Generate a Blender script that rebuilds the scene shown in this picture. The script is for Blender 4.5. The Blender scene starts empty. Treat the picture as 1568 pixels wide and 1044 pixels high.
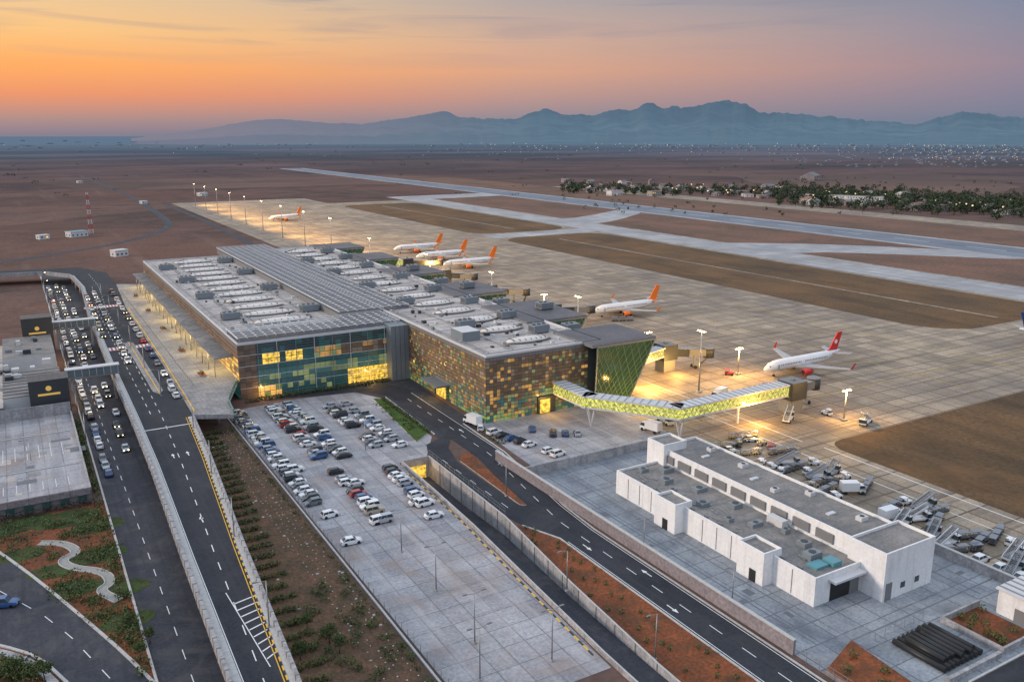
import bpy, math, random
from mathutils import Vector, Matrix, geometry
from mathutils import noise as mn
random.seed(7)
R=random.random
U=random.uniform
F=1300.0; CAMH=80.0
PITCH=math.atan(315.5/F); AZ=math.radians(30.4)
sp,cp=math.sin(PITCH),math.cos(PITCH); sa,ca=math.sin(AZ),math.cos(AZ)
def P(px,py,z=0.0):
    a=(px-784)/F;b=(py-522)/F
    t=(CAMH-z)/(sp+b*cp); x=t*a; y=t*(cp-b*sp)
    return (x*ca+y*sa,-x*sa+y*ca)
def lin(c):
    return tuple(((v/255)/12.92 if v/255<=0.04045 else ((v/255+0.055)/1.055)**2.4) for v in c)+(1,)
scene=bpy.context.scene
COL=scene.collection
# ---------------------------------------------------------------- materials
def newmat(name):
    m=bpy.data.materials.new(name); m.use_nodes=True
    nt=m.node_tree; b=nt.nodes['Principled BSDF']
    return m,nt,b
def simple(name,c,rough=.6,metal=0,emit=None,es=0,var=0.12,scale=.6):
    m,nt,b=newmat(name)
    N=nt.nodes;L=nt.links
    g=N.new('ShaderNodeNewGeometry'); n=N.new('ShaderNodeTexNoise'); n.inputs['Scale'].default_value=scale; n.inputs['Detail'].default_value=4
    L.new(g.outputs['Position'],n.inputs['Vector'])
    mx=N.new('ShaderNodeMix'); mx.data_type='RGBA'
    mx.inputs['A'].default_value=(c[0]*(1-var),c[1]*(1-var),c[2]*(1-var),1)
    mx.inputs['B'].default_value=(min(1,c[0]*(1+var)),min(1,c[1]*(1+var)),min(1,c[2]*(1+var)),1)
    L.new(n.outputs['Fac'],mx.inputs['Factor']); L.new(mx.outputs['Result'],b.inputs['Base Color'])
    b.inputs['Roughness'].default_value=rough; b.inputs['Metallic'].default_value=metal
    if emit:
        b.inputs['Emission Color'].default_value=(*emit,1); b.inputs['Emission Strength'].default_value=es
        m.cycles.emission_sampling='NONE'
    return m
def surf(name,c1,c2,scale=.05,rough=.85,brick=None,mortar=None,msize=.1,bvar=.12,stain=None,stainscale=.3,spec=.3,streak=None,lo=.35,hi=.65,fine=1.7,famp=.3,streak2=None):
    m,nt,b=newmat(name); N=nt.nodes;L=nt.links
    g=N.new('ShaderNodeNewGeometry')
    def noise(sc,det=6,vec=None,dist=0):
        n=N.new('ShaderNodeTexNoise'); n.inputs['Scale'].default_value=sc; n.inputs['Detail'].default_value=det; n.inputs['Roughness'].default_value=.65; n.inputs['Distortion'].default_value=dist
        L.new(vec or g.outputs['Position'],n.inputs['Vector']); return n
    def mix(fac,A,B,mode='MIX'):
        x=N.new('ShaderNodeMix'); x.data_type='RGBA'; x.blend_type=mode
        for s,k in ((fac,'Factor'),(A,'A'),(B,'B')):
            if isinstance(s,(int,float)): x.inputs[k].default_value=s
            elif isinstance(s,tuple): x.inputs[k].default_value=(*s[:3],1)
            else: L.new(s,x.inputs[k])
        return x.outputs['Result']
    def mr(s,a,bb,c=0,d=1):
        x=N.new('ShaderNodeMapRange'); L.new(s,x.inputs[0]); x.inputs[1].default_value=a;x.inputs[2].default_value=bb;x.inputs[3].default_value=c;x.inputs[4].default_value=d; return x.outputs[0]
    col=mix(mr(noise(scale).outputs['Fac'],lo,hi),c1,c2)
    fn=noise(fine,6)
    col=mix(1.0,col,mix(mr(fn.outputs['Fac'],.3,.7),(1-famp,)*3,(1+famp,)*3),'MULTIPLY')
    if brick:
        bt=N.new('ShaderNodeTexBrick'); bt.offset=0; bt.inputs['Scale'].default_value=1; bt.inputs['Brick Width'].default_value=brick[0]; bt.inputs['Row Height'].default_value=brick[1]; bt.inputs['Mortar Size'].default_value=msize; bt.inputs['Mortar Smooth'].default_value=.1
        bt.inputs['Color1'].default_value=(1-bvar,)*3+(1,); bt.inputs['Color2'].default_value=(1+bvar*.6,)*3+(1,); bt.inputs['Mortar'].default_value=(mortar or .6,)*3+(1,)
        L.new(g.outputs['Position'],bt.inputs['Vector'])
        col=mix(1.0,col,bt.outputs['Color'],'MULTIPLY')
    if stain:
        col=mix(mr(noise(stainscale,7,None,.6).outputs['Fac'],.5,.7,0,.85),col,stain)
    for sk_ in (streak,streak2):
        if sk_:
            mp=N.new('ShaderNodeMapping'); mp.inputs['Scale'].default_value=sk_[0]; L.new(g.outputs['Position'],mp.inputs['Vector'])
            col=mix(mr(noise(1,5,mp.outputs['Vector']).outputs['Fac'],.5,.7,0,sk_[2]),col,sk_[1])
    L.new(col,b.inputs['Base Color']); b.inputs['Roughness'].default_value=rough; b.inputs['Specular IOR Level'].default_value=spec
    return m
M={}
M['apron']=surf('apron_concrete',(.43,.34,.235),(.27,.215,.165),.018,.65,(7.5,7.5),.36,.24,.26,(.16,.13,.10),.05,streak=((.014,.3,1),(.10,.08,.062),.8),streak2=((.22,.01,1),(.14,.12,.095),.5))
M['taxi']=surf('taxiway_concrete',(.44,.44,.44),(.30,.30,.31),.02,.7,(10,10),.65,.3,.15,streak=((.25,.006,1),(.20,.20,.21),.6))
M['runway']=surf('runway_asphalt',(.14,.165,.20),(.21,.235,.27),.02,.7,streak=((.3,.004,1),(.08,.09,.11),.8))
M['park']=surf('parking_concrete',(.42,.41,.42),(.27,.27,.295),.05,.75,(4,5),.55,.11,.20,(.32,.25,.21),.10,streak=((.28,.02,1),(.52,.50,.49),.6),streak2=((.02,.3,1),(.19,.185,.195),.45))
M['yard']=surf('yard_concrete',(.34,.36,.38),(.20,.22,.25),.06,.7,(5,5),.5,.12,.14,(.13,.145,.165),.09,streak=((.3,.03,1),(.40,.41,.42),.4))
M['asph']=surf('asphalt',(.022,.025,.032),(.036,.039,.048),.08,.8,stain=(.050,.051,.058),stainscale=.12,streak=((.9,.015,1),(.05,.052,.06),.5))
M['asph2']=surf('worn_asphalt',(.060,.062,.075),(.036,.039,.048),.08,.8,stain=(.10,.095,.10),stainscale=.16,streak=((.7,.02,1),(.025,.027,.034),.6))
M['pave']=surf('pavement_slabs',(.36,.34,.33),(.25,.24,.24),.15,.8,(1.2,1.2),.7,.05,.1,(.18,.17,.165),.2)
M['pathpav']=simple('garden_path_paving',(.32,.31,.28),.8,var=.3,scale=1.5)
M['soil']=surf('red_soil',(.27,.082,.032),(.13,.05,.024),.12,.95,stain=(.075,.05,.028),stainscale=.22,famp=.45)
M['bed']=surf('planted_soil',(.16,.088,.052),(.085,.058,.037),.2,.95,stain=(.05,.055,.025),stainscale=.5,famp=.45)
M['grassbrown']=surf('dry_grass',(.16,.092,.042),(.085,.055,.03),.018,.95,stain=(.20,.10,.04),stainscale=.025,streak=((.05,.012,1),(.05,.036,.02),.7),streak2=((.3,.02,1),(.16,.10,.055),.4),fine=.8,famp=.4)
M['grassred']=surf('dry_red_grass',(.20,.105,.07),(.115,.073,.055),.012,.95,stain=(.085,.062,.04),stainscale=.02,streak=((.03,.006,1),(.24,.12,.08),.6),fine=.5,famp=.4)
M['grass']=surf('grass',(.055,.085,.02),(.035,.05,.018),.3,.95,stain=(.10,.06,.03),stainscale=.5,famp=.4)
M['lawn']=surf('lawn_grass',(.07,.13,.02),(.04,.07,.015),.3,.95)
M['kerb']=simple('kerb_concrete',(.48,.47,.45),.8,var=.3,scale=1.5)
M['conc']=surf('cast_concrete',(.42,.41,.41),(.28,.28,.29),.3,.8,streak=((.6,.6,.05),(.15,.14,.14),.6))
M['wallp']=surf('boundary_wall_render',(.30,.26,.27),(.24,.21,.22),.3,.85,(4,50),.6,.08,.08)
M['white']=surf('white_render',(.86,.85,.83),(.76,.76,.76),.2,.7,streak=((.9,.9,.08),(.5,.47,.43),.4),famp=.08)
M['paint']=simple('road_paint_white',(.75,.75,.73),.6,var=.3,scale=2)
M['yellow']=simple('road_paint_yellow',(.80,.46,.03),.6)
M['yapron']=simple('apron_line_paint',(.50,.36,.10),.7)
M['black']=simple('black_paint',(.02,.02,.02),.5)
M['red']=simple('red_paint',(.5,.04,.03),.5)
M['zred']=simple('crossing_red',(.38,.10,.09),.7)
M['tile']=simple('roof_tile',(.24,.12,.09),.8)
M['hwall']=simple('village_wall',(.30,.28,.27),.8)
M['steel']=simple('galvanised_steel',(.35,.36,.37),.4,.6)
M['dsteel']=simple('dark_steel',(.055,.06,.065),.5,.3)
M['roof']=surf('roof_membrane',(.58,.51,.46),(.37,.335,.31),.05,.8,(4,4),.6,.1,.14,(.26,.225,.205),.12,streak=((.03,.4,1),(.62,.57,.53),.5))
M['roof2']=surf('roof_grey_membrane',(.26,.24,.225),(.17,.165,.155),.1,.8,None,stain=(.35,.315,.28),stainscale=.15,streak=((.03,.5,1),(.12,.115,.11),.5))
M['rdark']=surf('dark_metal_roof',(.075,.08,.09),(.05,.055,.062),.1,.4,(1.6,1.6),.5,.08,.25)
M['pod']=surf('dark_pod_roof',(.14,.13,.135),(.09,.09,.10),.1,.5,(1.2,60),.6,.07,.05)
M['dome']=simple('skylight_panel',(.72,.66,.60),.35)
M['ring']=simple('skylight_upstand',(.15,.14,.135),.5)
M['ivory']=simple('light_cladding',(.60,.60,.60),.5)
M['gg']=simple('panel_grey',(.20,.20,.20),.5)
M['gcore']=simple('curtain_wall_frame',(.09,.095,.095),.4)
def glass(name,c,e=None,es=0,rough=.12,var=.25,sc=.4):
    m=simple(name,c,rough,0,e,es,var,sc); m.node_tree.nodes['Principled BSDF'].inputs['Specular IOR Level'].default_value=.8; return m
M['g1']=glass('glass_dark',(.03,.065,.07),(.1,.3,.3),.02)
M['g2']=glass('glass_teal',(.035,.11,.115),(.05,.30,.30),.07,var=.5,sc=.15)
M['g2b']=glass('glass_teal_light',(.05,.14,.14),(.08,.36,.34),.12,var=.5,sc=.15)
M['bglass']=glass('bridge_glass',(.14,.18,.20))
M['g3']=glass('glass_green',(.025,.055,.035),(.10,.28,.10),.08,var=.5,sc=.2)
M['glat']=simple('green_lattice',(.14,.22,.09),.4,0,(.4,.6,.12),.06)
M['gb']=simple('panel_brown',(.24,.155,.10),.45)
M['gb2']=simple('panel_umber',(.16,.11,.078),.45)
M['gc']=simple('panel_cream',(.38,.30,.21),.5)
M['go']=simple('panel_olive',(.17,.15,.07),.5)
def litmat(name,c,s,sc=.9,base=(.1,.08,.04)):
    m,nt,b=newmat(name);N=nt.nodes;L=nt.links
    g=N.new('ShaderNodeNewGeometry'); n=N.new('ShaderNodeTexNoise'); n.inputs['Scale'].default_value=sc; n.inputs['Detail'].default_value=3
    L.new(g.outputs['Position'],n.inputs['Vector'])
    r=N.new('ShaderNodeMapRange'); L.new(n.outputs['Fac'],r.inputs[0]); r.inputs[1].default_value=.35;r.inputs[2].default_value=.65;r.inputs[3].default_value=s*.3;r.inputs[4].default_value=s*1.4
    b.inputs['Base Color'].default_value=(*base,1); b.inputs['Roughness'].default_value=.25
    b.inputs['Emission Color'].default_value=(*c,1); L.new(r.outputs[0],b.inputs['Emission Strength'])
    m.cycles.emission_sampling='NONE'
    return m
M['lit']=litmat('lit_window_yellow',(1,.62,.08),1.1)
M['lit2']=litmat('lit_window_amber',(1,.52,.14),.38,.25)
M['lit3']=litmat('lit_hall_window',(1,.52,.12),.75,.12)
M['litt']=litmat('lit_teal_window',(.55,.62,.22),.28,.12,(.05,.11,.10))
M['litg']=litmat('lit_window_green',(.45,.75,.2),.35,.25)
M['litw']=litmat('lit_walkway_glass',(.90,.90,.16),.8,1.5)
M['bulb']=simple('lamp_bulb',(1,.8,.4),.5,0,(1,.75,.35),30)
M['tail']=simple('tail_light',(.5,.02,.02),.4,0,(1,.05,.03),1.5)
M['head']=simple('head_light',(.8,.8,.7),.3,0,(1,.75,.35),9)
M['citylt']=simple('town_lamp',(1,.7,.35),.5,0,(1,.75,.48),.8)
M['tyre']=simple('tyre_rubber',(.02,.02,.02),.9)
M['cglass']=glass('car_glass',(.02,.04,.045),rough=.08)
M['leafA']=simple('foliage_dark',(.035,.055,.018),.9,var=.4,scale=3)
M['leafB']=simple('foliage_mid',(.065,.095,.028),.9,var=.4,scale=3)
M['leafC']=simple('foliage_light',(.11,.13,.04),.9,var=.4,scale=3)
M['leafP']=simple('foliage_purple',(.09,.04,.06),.9,var=.4,scale=3)
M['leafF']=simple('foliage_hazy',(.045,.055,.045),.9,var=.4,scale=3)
M['leafD']=simple('tree_line_dark',(.028,.045,.022),.9,var=.4,scale=.2)
M['leafE']=simple('tree_line_mid',(.05,.07,.032),.9,var=.4,scale=.2)
M['bark']=simple('bark',(.09,.06,.04),.9)
M['pwhite']=simple('aircraft_white',(.78,.78,.78),.3)
M['pgrey']=simple('aircraft_grey',(.38,.39,.41),.4)
M['pred']=simple('tail_red',(.65,.03,.03),.4)
M['porange']=simple('tail_orange',(.85,.20,.02),.4)
M['pblue']=simple('tail_blue',(.02,.06,.22),.4)
M['gold']=simple('sign_gold',(.7,.45,.1),.4,0,(1,.6,.15),.25)
M['hvac']=simple('hvac_casing',(.22,.25,.27),.5,.2)
M['tealbox']=simple('teal_plant',(.10,.28,.32),.5)
M['patch']=simple('repaired_concrete',(.15,.16,.175),.8,var=.3,scale=.5)
PAINTS={}
for n,c in dict(white=(.80,.80,.80),silver=(.40,.42,.45),grey=(.14,.15,.17),black=(.02,.02,.025),red=(.42,.02,.02),blue=(.03,.10,.26),beige=(.40,.34,.26)).items():
    m=simple('car_paint_'+n,c,.25,.0,var=.04); m.node_tree.nodes['Principled BSDF'].inputs['Coat Weight'].default_value=.6; PAINTS[n]=m
# ---------------------------------------------------------------- mesh builder
class MB:
    def __init__(s): s.v=[];s.f=[];s.m=[];s.mats=[];s.sm=[]
    def mi(s,mat):
        if isinstance(mat,str): mat=M[mat]
        if mat not in s.mats: s.mats.append(mat)
        return s.mats.index(mat)
    def face(s,pts,mat,smooth=False):
        i=len(s.v); s.v+=[tuple(p) for p in pts]; s.f.append(tuple(range(i,i+len(pts)))); s.m.append(s.mi(mat)); s.sm.append(smooth)
    def box(s,x0,x1,y0,y1,z0,z1,mat,top=None,bottom=True):
        i=len(s.v); s.v+=[(x0,y0,z0),(x1,y0,z0),(x1,y1,z0),(x0,y1,z0),(x0,y0,z1),(x1,y0,z1),(x1,y1,z1),(x0,y1,z1)]
        k=s.mi(mat); kt=s.mi(top) if top else k
        for f,q in (((0,1,5,4),k),((1,2,6,5),k),((2,3,7,6),k),((3,0,4,7),k),((4,5,6,7),kt)): s.f.append(tuple(i+j for j in f)); s.m.append(q); s.sm.append(False)
        if bottom: s.f.append((i+3,i+2,i+1,i)); s.m.append(k); s.sm.append(False)
    def prism(s,pts,z0,z1,mat,top=None):
        n=len(pts)
        ar=sum(pts[i][0]*pts[(i+1)%n][1]-pts[(i+1)%n][0]*pts[i][1] for i in range(n))
        if ar<0: pts=pts[::-1]
        s.face([(x,y,z1) for x,y in pts],top or mat)
        for i in range(n):
            a=pts[i];b=pts[(i+1)%n]; s.face([(a[0],a[1],z0),(b[0],b[1],z0),(b[0],b[1],z1),(a[0],a[1],z1)],mat)
    def beam(s,p,q,w,mat,h=None):
        p=Vector(p);q=Vector(q);d=(q-p)
        if d.length<1e-6:return
        d.normalize(); up=Vector((0,0,1)) if abs(d.z)<.95 else Vector((1,0,0))
        a=d.cross(up).normalized()*w/2; b=a.cross(d).normalized()*(h or w)/2
        i=len(s.v)
        for o in (p,q):
            for c,e in ((-1,-1),(1,-1),(1,1),(-1,1)): s.v.append(tuple(o+a*c+b*e))
        k=s.mi(mat)
        for f in ((0,1,2,3),(7,6,5,4),(0,4,5,1),(1,5,6,2),(2,6,7,3),(3,7,4,0)): s.f.append(tuple(i+j for j in f)); s.m.append(k); s.sm.append(False)
    def cyl(s,p,q,r,mat,n=8,r2=None,cap=True,smooth=True):
        p=Vector(p);q=Vector(q);d=(q-p).normalized(); r2=r if r2 is None else r2
        up=Vector((0,0,1)) if abs(d.z)<.95 else Vector((1,0,0))
        a=d.cross(up).normalized(); b=a.cross(d)
        i=len(s.v)
        for o,rr in((p,r),(q,r2)):
            for k in range(n):
                t=2*math.pi*k/n; s.v.append(tuple(o+(a*math.cos(t)+b*math.sin(t))*rr))
        m=s.mi(mat)
        for k in range(n):
            k2=(k+1)%n; s.f.append((i+k,i+k2,i+n+k2,i+n+k)); s.m.append(m); s.sm.append(smooth)
        if cap:
            s.f.append(tuple(i+k for k in reversed(range(n)))); s.m.append(m); s.sm.append(False)
            s.f.append(tuple(i+n+k for k in range(n))); s.m.append(m); s.sm.append(False)
    def loft(s,rings,mat,smooth=True,cap=True,matf=None):
        n=len(rings[0]); i=len(s.v)
        for r in rings: s.v+=[tuple(p) for p in r]
        k=s.mi(mat)
        for a in range(len(rings)-1):
            for j in range(n):
                j2=(j+1)%n
                s.f.append((i+a*n+j,i+a*n+j2,i+(a+1)*n+j2,i+(a+1)*n+j)); s.m.append(s.mi(matf(a,j)) if matf else k); s.sm.append(smooth)
        if cap:
            s.f.append(tuple(i+j for j in reversed(range(n)))); s.m.append(k); s.sm.append(False)
            s.f.append(tuple(i+(len(rings)-1)*n+j for j in range(n))); s.m.append(k); s.sm.append(False)
    def ellip(s,c,rx,ry,rz,mat,n=12,m=4):
        rings=[]
        for a in range(m+1):
            t=a/m*math.pi/2; rr=math.cos(t) if a<m else .02
            rings.append([(c[0]+rx*rr*math.cos(2*math.pi*k/n),c[1]+ry*rr*math.sin(2*math.pi*k/n),c[2]+rz*math.sin(t)) for k in range(n)])
        s.loft(rings,mat)
    def leaves(s,c,rx,ry,rz,n,size,mats):
        for _ in range(n):
            while True:
                a,b,d=U(-1,1),U(-1,1),U(-1,1)
                q=a*a+b*b+d*d
                if .12<q<1:break
            p=Vector((c[0]+a*rx,c[1]+b*ry,c[2]+d*rz))
            v1=Vector((U(-1,1),U(-1,1),U(-1,1))).normalized(); v2=v1.cross(Vector((U(-1,1),U(-1,1),U(-1,1)))).normalized()
            sz=size*U(.6,1.3)
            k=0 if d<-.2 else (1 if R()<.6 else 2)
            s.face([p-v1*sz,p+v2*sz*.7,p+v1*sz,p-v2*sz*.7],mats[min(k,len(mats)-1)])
    def mesh(s,name):
        me=bpy.data.meshes.new(name); me.from_pydata(s.v,[],s.f)
        for m in s.mats: me.materials.append(m)
        me.polygons.foreach_set('material_index',s.m); me.polygons.foreach_set('use_smooth',s.sm); me.update(); return me
    def build(s,name,parent=None,loc=(0,0,0),rot=0):
        o=bpy.data.objects.new(name,s.mesh(name)); COL.objects.link(o); o.location=loc; o.rotation_euler[2]=rot
        if parent:o.parent=parent
        return o
def empty(name,loc=(0,0,0)):
    e=bpy.data.objects.new(name,None); COL.objects.link(e); e.location=loc; e.empty_display_size=1; return e
def inst(name,mesh,x,y,z=0,rot=0,sc=1):
    o=bpy.data.objects.new(name,mesh); COL.objects.link(o); o.location=(x,y,z); o.rotation_euler[2]=rot; o.scale=(sc,sc,sc); return o
def sheet(name,pts,z,mat):
    mb=MB(); n=len(pts)
    ar=sum(pts[i][0]*pts[(i+1)%n][1]-pts[(i+1)%n][0]*pts[i][1] for i in range(n))
    if ar<0: pts=pts[::-1]
    mb.face([(x,y,z) for x,y in pts],mat); return mb.build(name)
def rect(x0,x1,y0,y1): return [(x0,y0),(x1,y0),(x1,y1),(x0,y1)]
def rrect(x0,x1,y0,y1,r,n=6):
    o=[]
    for cx,cy,a0 in ((x1-r,y0+r,-90),(x1-r,y1-r,0),(x0+r,y1-r,90),(x0+r,y0+r,180)):
        for k in range(n+1):
            t=math.radians(a0+90*k/n); o.append((cx+r*math.cos(t),cy+r*math.sin(t)))
    return o
def offs(pts,d):
    out=[]
    for i,p in enumerate(pts):
        a=Vector(pts[max(0,i-1)]);b=Vector(pts[min(len(pts)-1,i+1)]); t=(b-a).normalized(); out.append((p[0]+t.y*d,p[1]-t.x*d))
    return out
def smoothpath(pts,it=2):
    for _ in range(it):
        o=[pts[0]]
        for a,b in zip(pts,pts[1:]):
            o+=[(a[0]*.75+b[0]*.25,a[1]*.75+b[1]*.25),(a[0]*.25+b[0]*.75,a[1]*.25+b[1]*.75)]
        o.append(pts[-1]); pts=o
    return pts
def ribbon(mb,pts,w,z,mat):
    l=offs(pts,-w/2); r=offs(pts,w/2)
    for i in range(len(pts)-1):
        mb.face([(*l[i],z),(*r[i],z),(*r[i+1],z),(*l[i+1],z)],mat)
def resample(pts,seg):
    out=[pts[0]]; acc=0
    for a,b in zip(pts,pts[1:]):
        a=Vector(a);b=Vector(b);L=(b-a).length; d=seg-acc
        while d<=L:
            out.append(tuple(a.lerp(b,d/L))); d+=seg
        acc=L-(d-seg)
    return out
def kerbline(mb,pts,w,z0,z1,mat,alt=None,seg=None):
    if seg: pts=resample(pts,seg)
    l=offs(pts,-w/2); r=offs(pts,w/2)
    for i in range(len(pts)-1):
        m=mat if not alt or i%2==0 else alt
        a,b,c,d=l[i],r[i],r[i+1],l[i+1]
        mb.face([(*a,z1),(*b,z1),(*c,z1),(*d,z1)],m)
        mb.face([(*b,z0),(*c,z0),(*c,z1),(*b,z1)],m); mb.face([(*d,z0),(*a,z0),(*a,z1),(*d,z1)],m)
    for k in (0,-1):
        a,b=l[k],r[k]; mb.face([(*a,z0),(*b,z0),(*b,z1),(*a,z1)],mat)
def dashes(mb,pts,w,z,mat,on=3,off=4.5):
    p=resample(pts,.75); k=0; non=int(on/.75); per=int((on+off)/.75)
    while k+non<len(p):
        ribbon(mb,[p[k],p[k+non]],w,z,mat); k+=per
def ip(pl,y):
    pl=sorted(pl,key=lambda q:q[1])
    for a,b_ in zip(pl,pl[1:]):
        if a[1]<=y<=b_[1]:
            t=(y-a[1])/(b_[1]-a[1]); return a[0]+(b_[0]-a[0])*t
    return pl[-1][0]
def ch_pick(opts):
    t=R()*sum(w for _,w in opts)
    for m,w in opts:
        t-=w
        if t<=0:return m
    return opts[-1][0]
# ---------------------------------------------------------------- ground
trR=[(84,185),(83.2,145),(79.8,115),(77.6,88),(76.5,60)]
trL=[(71.5,60),(72.6,95),(74.2,120),(76.2,150),(77,185)]
hole=[(76.5,60),(77.6,88),(79.8,115),(83.2,145),(84,185),(77,185),(76.2,150),(74.2,120),(72.6,95),(71.5,60)]
S=45000
outer=[(-S,-S),(S,-S),(S,S),(-S,S)]
loops=[[Vector((x,y,0)) for x,y in outer],[Vector((x,y,0)) for x,y in hole]]
allv=[v for l in loops for v in l]; tris=geometry.tessellate_polygon(loops)
gm,nt,b=newmat('earth_with_haze'); N=nt.nodes;L=nt.links
g=N.new('ShaderNodeNewGeometry')
def nz(sc,det=6,mapping=None,dist=0.):
    n=N.new('ShaderNodeTexNoise'); n.inputs['Scale'].default_value=sc;n.inputs['Detail'].default_value=det;n.inputs['Roughness'].default_value=.65;n.inputs['Distortion'].default_value=dist
    if mapping:
        mp=N.new('ShaderNodeMapping'); mp.inputs['Scale'].default_value=mapping; L.new(g.outputs['Position'],mp.inputs['Vector']); L.new(mp.outputs['Vector'],n.inputs['Vector'])
    else: L.new(g.outputs['Position'],n.inputs['Vector'])
    return n.outputs['Fac']
def mrr(s,a,bb,c=0,d=1):
    x=N.new('ShaderNodeMapRange'); L.new(s,x.inputs[0]); x.inputs[1].default_value=a;x.inputs[2].default_value=bb;x.inputs[3].default_value=c;x.inputs[4].default_value=d; return x.outputs[0]
def mxx(f,A,B,mode='MIX'):
    x=N.new('ShaderNodeMix');x.data_type='RGBA';x.blend_type=mode
    for s_,k in((f,'Factor'),(A,'A'),(B,'B')):
        if isinstance(s_,(int,float)):x.inputs[k].default_value=s_
        elif isinstance(s_,tuple):x.inputs[k].default_value=(*s_[:3],1)
        else:L.new(s_,x.inputs[k])
    return x.outputs['Result']
c=mxx(mrr(nz(.006),.38,.62),(.20,.123,.10),(.125,.09,.078))
c=mxx(mrr(nz(.03,8),.48,.72),c,(.075,.06,.05))
c=mxx(mrr(nz(.0022,4),.48,.6,0,.8),c,(.19,.11,.085))
vo=N.new('ShaderNodeTexVoronoi'); vo.inputs['Scale'].default_value=.0035; L.new(g.outputs['Position'],vo.inputs['Vector'])
sepc=N.new('ShaderNodeSeparateColor'); L.new(vo.outputs['Color'],sepc.inputs[0])
c=mxx(mrr(sepc.outputs[0],.5,1,0,.6),c,(.07,.06,.055))
c=mxx(mrr(sepc.outputs[1],.65,1,0,.6),c,(.27,.18,.135))
c=mxx(1.,c,mxx(nz(.4,6),(.5,.5,.5),(1.5,1.5,1.5)),'MULTIPLY')
c=mxx(mrr(nz(.02,6,(1.6,.12,1)),.55,.7,0,.5),c,(.26,.18,.135))
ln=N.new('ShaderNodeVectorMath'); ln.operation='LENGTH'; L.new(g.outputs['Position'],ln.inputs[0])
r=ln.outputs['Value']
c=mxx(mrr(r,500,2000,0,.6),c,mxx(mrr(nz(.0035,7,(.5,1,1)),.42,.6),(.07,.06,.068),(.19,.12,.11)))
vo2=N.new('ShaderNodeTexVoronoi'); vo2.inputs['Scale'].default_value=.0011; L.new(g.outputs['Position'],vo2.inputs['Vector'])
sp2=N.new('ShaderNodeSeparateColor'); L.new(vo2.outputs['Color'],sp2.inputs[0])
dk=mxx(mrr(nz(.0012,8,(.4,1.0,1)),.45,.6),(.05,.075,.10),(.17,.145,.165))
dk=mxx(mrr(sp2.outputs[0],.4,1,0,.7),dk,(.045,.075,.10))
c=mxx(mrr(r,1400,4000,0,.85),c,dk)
c=mxx(mrr(r,2800,9000,0,1),c,(.135,.19,.24))  # blue distance haze painted into the ground colour, growing with radius
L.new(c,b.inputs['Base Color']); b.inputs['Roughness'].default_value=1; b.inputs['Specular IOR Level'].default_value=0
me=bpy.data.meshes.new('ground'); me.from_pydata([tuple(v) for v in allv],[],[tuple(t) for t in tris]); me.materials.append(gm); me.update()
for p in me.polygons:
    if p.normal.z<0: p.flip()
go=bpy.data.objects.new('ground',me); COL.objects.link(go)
# trench (underpass ramp)
mb=MB()
def trz(y): return -4.6*max(0,min(1,(y-80)/90))-.02
ys=[60,80,88,95,115,130,145,165,185]
for a,b_ in zip(ys,ys[1:]):
    la,lb,ra,rb=ip(trL,a),ip(trL,b_),ip(trR,a),ip(trR,b_)
    mb.face([(la,a,trz(a)),(ra,a,trz(a)),(rb,b_,trz(b_)),(lb,b_,trz(b_))],'asph2')
    mb.face([(ra,a,trz(a)),(ra,a,1.0),(rb,b_,1.0),(rb,b_,trz(b_))],'conc')
    mb.face([(ra,a,1.0),(ra+.35,a,1.0),(rb+.35,b_,1.0),(rb,b_,1.0)],'kerb')
    mb.face([(ra+.35,a,1.0),(ra+.35,a,0),(rb+.35,b_,0),(rb+.35,b_,1.0)],'conc')
    mb.face([(la,a,trz(a)),(la,a,1.0),(lb,b_,1.0),(lb,b_,trz(b_))],'conc')
    mb.face([(la,a,1.0),(la-.3,a,1.0),(lb-.3,b_,1.0),(lb,b_,1.0)],'kerb')
    mb.face([(la-.3,a,1.0),(la-.3,a,0),(lb-.3,b_,0),(lb-.3,b_,1.0)],'conc')
mb.face([(77,184.98,-4.6),(84,184.98,-4.6),(84,184.98,1.0),(77,184.98,1.0)],'conc')
mb.face([(77.8,184.9,-4.5),(83.2,184.9,-4.5),(83.2,184.9,-1),(77.8,184.9,-1)],'lit')
mb.box(76.7,84.4,185,185.4,0,1.0,'conc')
y=64
while y<184:
    x=ip(trR,y); mb.box(x-.12,x-.01,y,y+.12,trz(y),1.0,'gg'); y+=6
mb.build('underpass_ramp')
# airfield sheets
sheet('apron_pavement',[(150,-60),(470,-60),(470,1000),(330,1000),(330,1095),(168,1095),(166,520),(150,470)],.03,'apron')
sheet('taxiway',[(430,-60),(466,-60),(466,1060),(430,1060)],.06,'taxi')
sheet('taxiway_link_pavement',[(462,1000),(590,1010),(590,1070),(430,1062),(430,1000)],.055,'taxi')
sheet('taxiway_cross_pavement',rect(330,432,588,614),.058,'taxi')
sheet('taxiway_exit_pavement',smoothpath([(462,410),(500,395),(590,290),(590,345),(530,430),(462,480)],1),.056,'taxi')
sheet('taxiway_exit_pavement',smoothpath([(462,640),(500,655),(590,720),(590,760),(490,700),(462,700)],1),.056,'taxi')
sheet('grass_strip',rect(470.5,576,-100,1002),.045,'grassred')
sheet('grass_strip',rect(635.5,744,-100,1500),.045,'grassred')
sheet('runway',rect(583,628,-100,2100),.06,'runway')
sheet('runway_shoulder',rect(576,635,-100,2100),.04,'taxi')
sheet('old_apron_pavement',rect(745,790,250,1150),.05,'apron')
sheet('grass_island',rrect(330,425,204,585,22),.07,'grassbrown')
sheet('grass_island',rrect(330,425,618,960,25),.07,'grassbrown')
sheet('grass_field',rrect(180,424,-60,142,6),.07,'grassbrown')
mb=MB()
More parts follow.
